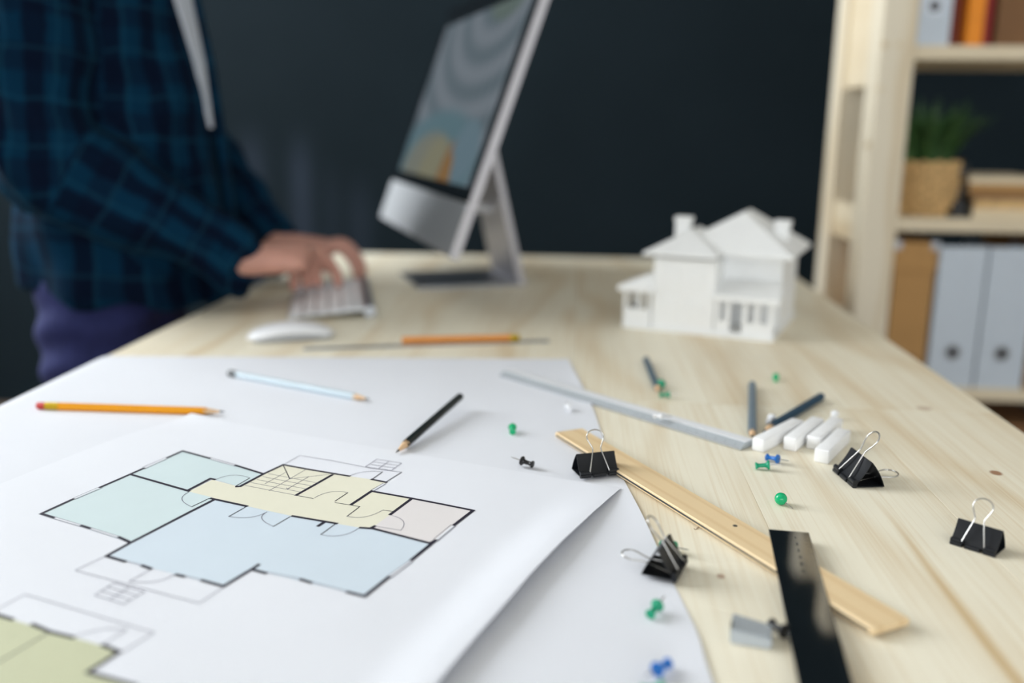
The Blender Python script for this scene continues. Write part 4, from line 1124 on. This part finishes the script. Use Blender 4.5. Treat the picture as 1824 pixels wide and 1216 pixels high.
def ellip(bm, c, rx, ry, rz, rot=0, n=16):
    m_ = Matrix.Translation(c) @ Matrix.Rotation(rot, 4, 'Z') @ Matrix.Diagonal((rx, ry, rz, 1))
    lathe(bm, [(math.sin(math.pi*i/12), -math.cos(math.pi*i/12)) for i in range(13)], n, m_)

FA = R(14); fw = Vector((math.cos(FA), math.sin(FA), 0)); rt_ = Vector((fw.y, -fw.x, 0)); UPV = Vector((0, 0, 1))
hipc = Vector((-.765, 1.475, .88)); chest = Vector((-.775, 1.47, 1.20)); neck = Vector((-.745, 1.475, 1.43))
shR = Vector((-.745, 1.285, 1.335)); elR = Vector((-.755, 1.255, 1.0)); wrR = PY(430, 462, 1.36)
shL = Vector((-.805, 1.665, 1.335)); elL = Vector((-.74, 1.745, 1.0)); wrL = PY(494, 436, 1.60)
person = thing('person', 'person in open blue plaid shirt and navy trousers typing at the computer', 'person', (hipc.x, hipc.y, 0))

# --- body
b = NB()
def torso_ring(z, c, hd, hw): return (Vector((c.x, c.y, z)), fw*hd, rt_*hw)
loft(b, [torso_ring(.80, hipc, .085, .135), torso_ring(.92, hipc, .09, .135), torso_ring(1.05, hipc.lerp(chest, .5), .105, .15), torso_ring(1.22, chest, .115, .17), torso_ring(1.34, chest, .10, .17), torso_ring(1.42, neck, .06, .09)])
limb(b, [neck-UPV*.03, neck+fw*.02+UPV*.05, neck+fw*.04+UPV*.11], [.062, .058, .058])
hd_c = neck+fw*.07+UPV*.185
ellip(b, hd_c, .098, .077, .118, FA); ellip(b, hd_c+fw*.035-UPV*.06, .062, .055, .062, FA)
limb(b, [hd_c+fw*.092+UPV*.01, hd_c+fw*.112-UPV*.025], [.010, .015])                       # nose
limb(b, [hd_c+fw*.088-UPV*.052-rt_*.02, hd_c+fw*.096-UPV*.052, hd_c+fw*.088-UPV*.052+rt_*.02], [.007, .009, .007])  # lips
for s in (-1, 1):
    ellip(b, hd_c+rt_*s*.079-UPV*.005-fw*.005, .018, .009, .03, FA)
    limb(b, [hd_c+fw*.086+rt_*s*.018+UPV*.022, hd_c+fw*.082+rt_*s*.046+UPV*.022], [.009, .009])  # brow
for s, sh, el, wr in ((1, shR, elR, wrR), (-1, shL, elL, wrL)):
    limb(b, [sh, sh.lerp(el, .5), el, el.lerp(wr, .3), wr], [.055, .048, .042, .043, .031])
    hp = hipc+rt_*s*.09
    kn = Vector((hp.x+.02, hp.y, .48)); an = Vector((hp.x-.01, hp.y, .09))
    limb(b, [Vector((hp.x, hp.y, .86)), kn, kn.lerp(an, .35), an], [.066, .056, .055, .038])
def hand(b, wr, tips, knuck, s):
    """knuck: four knuckles index..little; tips: fingertips; s: thumb side"""
    mid = (knuck[1]+knuck[2])/2
    for i, k in enumerate(knuck):
        limb(b, [wr+(k-mid)*.45+UPV*.002, wr.lerp(k, .55), k], [.0225, .0200, .0145], 12, 4)
    for i, (k, t) in enumerate(zip(knuck, tips)):
        d = t-k; L = (.088, .098, .092, .074)[i]; hgt = math.sqrt(max(.0004, (L*.5)**2-(d.length*.5)**2))
        hz = Vector((d.x, d.y, 0)).normalized()
        a = k+d*.40+UPV*min(hgt, .022)+hz*.008; c = k+d*.80+UPV*min(hgt, .022)*.55+hz*.008
        limb(b, [k, a, c, t], [.0128, .0106, .0095, .0080], 12, 4)
    th0 = wr.lerp(knuck[0], .35)-UPV*.008; lat = (knuck[0]-knuck[3]).normalized()
    t2 = wr.lerp(knuck[0], .80)+lat*.028-UPV*.022; t3 = tips[0].lerp(tips[1], .2)+lat*.030-(knuck[0]-wr).normalized()*.035
    t3.z = tips[0].z+.004
    limb(b, [th0, t2, t2.lerp(t3, .6)+UPV*.004, t3], [.0175, .0125, .0105, .0085], 12, 4)
kz = TZ+.0215
hf = (PY(548, 452, 1.405)-wrR); hf.z = 0; hf.normalize(); hr = Vector((hf.y, -hf.x, 0))
mk = wrR+hf*.088+UPV*.003
knR = [mk-hr*.030+hf*.004+UPV*.002, mk-hr*.009+hf*.006+UPV*.004, mk+hr*.012+hf*.001+UPV*.001, mk+hr*.030-hf*.008-UPV*.008]
tpR = [P(603, 505, kz), P(566, 506, kz), P(546, 508, kz), P(524, 512, kz)]
hand(b, wrR, tpR, knR, 1)
hf2 = Vector((fw.x, fw.y-.18, 0)).normalized(); hr2 = Vector((hf2.y, -hf2.x, 0)); mk2 = wrL+hf2*.085-UPV*.004
knL = [mk2+hr2*.030, mk2+hr2*.009+UPV*.003, mk2-hr2*.012+UPV*.001, mk2-hr2*.030-UPV*.006]
tpL = [mk2+hf2*.06+hr2*.03, mk2+hf2*.066+hr2*.008, mk2+hf2*.06-hr2*.014, mk2+hf2*.045-hr2*.034]
for t in tpL: t.z = kz
hand(b, wrL, tpL, knL, -1)
body = link_mesh('body', blend('body', b, .0036, 3, .4), 'skin', person, world=True)
# hair, eyes
b = NB()
ellip(b, hd_c-fw*.014+UPV*.030, .104, .085, .108, FA); ellip(b, hd_c-fw*.055-UPV*.01, .062, .074, .085, FA)
hm = blend('hair', b, .006, 3)
bm = NB(); bm.from_mesh(hm); bmesh.ops.delete(bm, geom=[v for v in bm.verts if (v.co-hd_c).dot(fw) > .05 and (v.co-hd_c).z < .055 or (v.co-hd_c).z < -.07], context='VERTS'); bm.to_mesh(hm); bm.free()
link_mesh('hair', hm, 'hair', person, world=True)
for s in (-1, 1):
    b = NB(); ellip(b, hd_c+fw*.086+rt_*s*.031+UPV*.006, .012, .013, .009, FA); e_ = obj('eye', b, 'white_plastic', person, world=True, sm=80)
    b = NB(); ellip(b, hd_c+fw*.0955+rt_*s*.031+UPV*.006, .004, .0055, .0055, FA); obj('iris', b, 'hair', person, world=True, sm=80)

# --- cloth: surface coordinates along and around the nearest limb
def cloth_coords(me, bones):
    n = len(me.vertices); co = np.empty(n*3); me.vertices.foreach_get('co', co); co = co.reshape(-1, 3)
    best = np.full(n, 1e9); uv = np.zeros((n, 3)); acc = {}
    for (a, c, r, off, ref) in bones:
        a = np.array(a); c = np.array(c); d = c-a; L = np.linalg.norm(d); d /= L
        t = np.clip((co-a)@d, 0, L); q = co-a-np.outer(t, d); dist = np.linalg.norm(q, axis=1)/r
        ref = np.array(ref); e1 = ref-d*(ref@d); e1 /= np.linalg.norm(e1); e2 = np.cross(d, e1)
        ang = np.arctan2(q@e2, q@e1)
        k = dist < best; best[k] = dist[k]
        uv[k, 0] = off+((co-a)@d)[k]; uv[k, 1] = ang[k]*r
    at = me.attributes.new('cloth', 'FLOAT_VECTOR', 'POINT'); at.data.foreach_set('vector', uv.astype(np.float32).ravel())
    return co, uv
def fold(me, co, amp, fns):
    no = np.empty(len(co)*3); me.vertices.foreach_get('normal', no); no = no.reshape(-1, 3)
    h = sum(f(co) for f in fns)
    co2 = co+no*(h*amp)[:, None]; me.vertices.foreach_set('co', co2.ravel()); me.update()
# shirt
b = NB()
bel = Vector((-.742, 1.472, 0))
loft(b, [(Vector((-.740, 1.47, .775))+fw*.0, fw*.158, rt_*.190), (Vector((-.738, 1.47, .82)), fw*.156, rt_*.19), (Vector((-.738, 1.47, .90)), fw*.156, rt_*.19),
         (Vector((-.745, 1.47, 1.0)), fw*.158, rt_*.188), (Vector((-.765, 1.47, 1.12)), fw*.165, rt_*.19), (Vector((-.775, 1.47, 1.25)), fw*.152, rt_*.195), (Vector((-.770, 1.47, 1.36)), fw*.12, rt_*.185), (Vector((-.75, 1.475, 1.43)), fw*.075, rt_*.10)], 40)
limb(b, [shR+Vector((.005, .01, .02)), shR.lerp(elR, .35), elR+Vector((.01, 0, -.005)), elR.lerp(wrR, .33)+Vector((0, 0, -.010)), elR.lerp(wrR, .7)+Vector((0, 0, .004)), elR.lerp(wrR, .97)+Vector((0, 0, .004))], [.082, .080, .076, .070, .053, .041], 24, 6)
limb(b, [shL+Vector((.005, -.01, .02)), shL.lerp(elL, .35), elL, elL.lerp(wrL, .35), elL.lerp(wrL, .7), elL.lerp(wrL, .93)], [.082, .078, .068, .062, .050, .041], 24, 6)
sm_ = blend('shirt', b, .006, 4, .5)
up0 = (0, 0, 1)
co, uv = cloth_coords(sm_, [((-.75, 1.47, .7), (-.765, 1.47, 1.4), .17, 0, tuple(fw)), (shR, elR, .08, .013, (1, 0, 0)), (elR, wrR, .062, .36, (0, 0, 1)), (shL, elL, .08, .0, (1, 0, 0)), (elL, wrL, .06, .36, (0, 0, 1))])
def arm_dist(a, c):
    a = np.array(a); c = np.array(c); d = c-a; L = np.linalg.norm(d); d /= L
    t = np.clip((co-a)@d, 0, L); return np.linalg.norm(co-a-np.outer(t, d), axis=1), t, L
dR1, tR1, _ = arm_dist(shR, elR); dR2, tR2, L2 = arm_dist(elR, wrR)
armw = np.exp(-(np.minimum(dR1, dR2)/.095)**6)
ang = np.arctan2(co[:, 1]-1.47, co[:, 0]+.755)
low = np.clip((1.0-co[:, 2])/.25, 0, 1)
fold(sm_, co, 1.0, [lambda c: .008*np.sin(ang*9+3*np.sin(c[:, 2]*9))*low*(1-armw),
                    lambda c: .0065*np.sin(c[:, 2]*52+c[:, 0]*40+2*np.sin(c[:, 0]*25))*armw,
                    lambda c: .004*np.sin(c[:, 2]*38-c[:, 0]*30+np.sin(c[:, 1]*30))*(1-armw)])
# uneven hem: the tail hangs lower behind
co3 = np.empty(len(sm_.vertices)*3); sm_.vertices.foreach_get('co', co3); co3 = co3.reshape(-1, 3)
k = co3[:, 2] < .86
back = np.clip(-(co3[:, 0]+.75)/.16, -1, 1)
wgt = np.clip((.86-co3[:, 2])/.12, 0, 1)
co3[:, 2] += wgt*(.022*np.maximum(back, 0)-.035*np.maximum(-back, 0)-.008)
co3[:, 0] -= wgt*.030*np.maximum(back, 0)**3
sm_.vertices.foreach_set('co', co3.ravel()); sm_.update()
link_mesh('plaid_shirt', sm_, 'plaid', person, world=True)
# cuffs and open front edge
for el, wr in ((elR, wrR), (elL, wrL)):
    d = (wr-el).normalized(); c0 = el.lerp(wr, .94); b = NB(); s, t = frame_of(d)
    limb(b, [c0-d*.012, c0+d*.016], [.0445, .043], 24, 3, caps=False); cm = bpy.data.meshes.new('cuff'); b.to_mesh(cm); b.free(); smooth(cm, 60)
    cloth_coords(cm, [(el, wr, .062, .36, (0, 0, 1))]); link_mesh('cuff', cm, 'plaid', person, world=True)
def front_pt(z, a, off):                 # point on the shirt front at height z, angle a towards the camera side
    zs = [.80, .90, 1.0, 1.12, 1.25, 1.36, 1.43]; cx = [-.748, -.748, -.752, -.765, -.775, -.770, -.75]; rd = [.172, .168, .165, .165, .152, .12, .075]; rw = [.198, .195, .19, .19, .195, .185, .10]
    x = np.interp(z, zs, cx); hd = np.interp(z, zs, rd)+off; hw = np.interp(z, zs, rw)+off
    return Vector((x, 1.47, z))+fw*hd*math.cos(a)+rt_*hw*math.sin(a)
def strip(name, z0, z1, a0f, a1f, off, material, th=.004, n=24):
    bm = NB(); rows = []
    for i in range(n+1):
        t = i/n; z = lerp(z0, z1, t); aa = [lerp(a0f(t), a1f(t), j/4) for j in range(5)]
        rows.append([[bm.verts.new(front_pt(z, a, off)) for a in aa], [bm.verts.new(front_pt(z, a, off-th)) for a in aa]])
    for p, q in zip(rows, rows[1:]):
        for j in range(4):
            bm.faces.new((p[0][j], p[0][j+1], q[0][j+1], q[0][j])); bm.faces.new((p[1][j], q[1][j], q[1][j+1], p[1][j+1]))
        bm.faces.new((p[0][0], q[0][0], q[1][0], p[1][0])); bm.faces.new((p[0][4], p[1][4], q[1][4], q[0][4]))
    for r_ in (rows[0], rows[-1]):
        for j in range(4): bm.faces.new((r_[0][j], r_[0][j+1], r_[1][j+1], r_[1][j]))
    me_ = bpy.data.meshes.new(name); bmesh.ops.recalc_face_normals(bm, faces=bm.faces); bm.to_mesh(me_); bm.free(); smooth(me_, 60)
    cloth_coords(me_, [((-.75, 1.47, .7), (-.765, 1.47, 1.4), .17, 0, tuple(fw))])
    return link_mesh(name, me_, material, person, world=True)
strip('white_tshirt', 1.02, 1.42, lambda t: R(12)-R(14)*t, lambda t: R(15)+R(22)*t, .006, 'tee')
strip('shirt_placket', .84, 1.40, lambda t: R(-8)-R(10)*t, lambda t: R(8)-R(6)*t, .014, 'plaid', th=.010)
# trousers and shoes
b = NB()
loft(b, [torso_ring(.70, hipc, .105, .16), torso_ring(.79, hipc, .118, .165), torso_ring(.86, hipc, .108, .158), torso_ring(.90, hipc, .10, .15)], 28)
for s in (-1, 1):
    hp = hipc+rt_*s*.088
    limb(b, [Vector((hp.x-.008, hp.y, .80)), Vector((hp.x-.006, hp.y, .66)), Vector((hp.x+.02, hp.y, .48)), Vector((hp.x, hp.y, .25)), Vector((hp.x-.01, hp.y, .06))], [.088, .095, .086, .080, .076], 24, 6)
tm = blend('trousers', b, .006, 4)
n = len(tm.vertices); co = np.empty(n*3); tm.vertices.foreach_get('co', co); co = co.reshape(-1, 3)
fold(tm, co, 1.0, [lambda c: .0042*np.sin(c[:, 2]*95-c[:, 0]*28+1.5*np.sin(c[:, 0]*30+c[:, 1]*12))*np.clip((.80-c[:, 2])/.06, 0, 1)*np.clip((c[:, 2]-.45)/.1, 0, 1)])
link_mesh('trousers', tm, 'navy', person, world=True)
obj('belt', lathe(NB(), [(.94, -.018), (1, -.018), (1, .018), (.94, .018)], 36, Matrix.Translation((hipc.x, hipc.y, .89)) @ Matrix.Rotation(FA, 4, 'Z') @ Matrix.Diagonal((.112, .160, 1, 1))), 'shoe', person, world=True, sm=50)
for s in (-1, 1):
    hp = hipc+rt_*s*.088; c = Vector((hp.x, hp.y, 0)); b = NB()
    limb(b, [c-fw*.05+UPV*.045, c+fw*.06+UPV*.042, c+fw*.16+UPV*.032], [.044, .044, .032]); ms = blend('shoe', b, .006, 3)
    for v in ms.vertices: v.co.z = max(v.co.z, .004)
    link_mesh('shoe', ms, 'shoe', person, world=True)
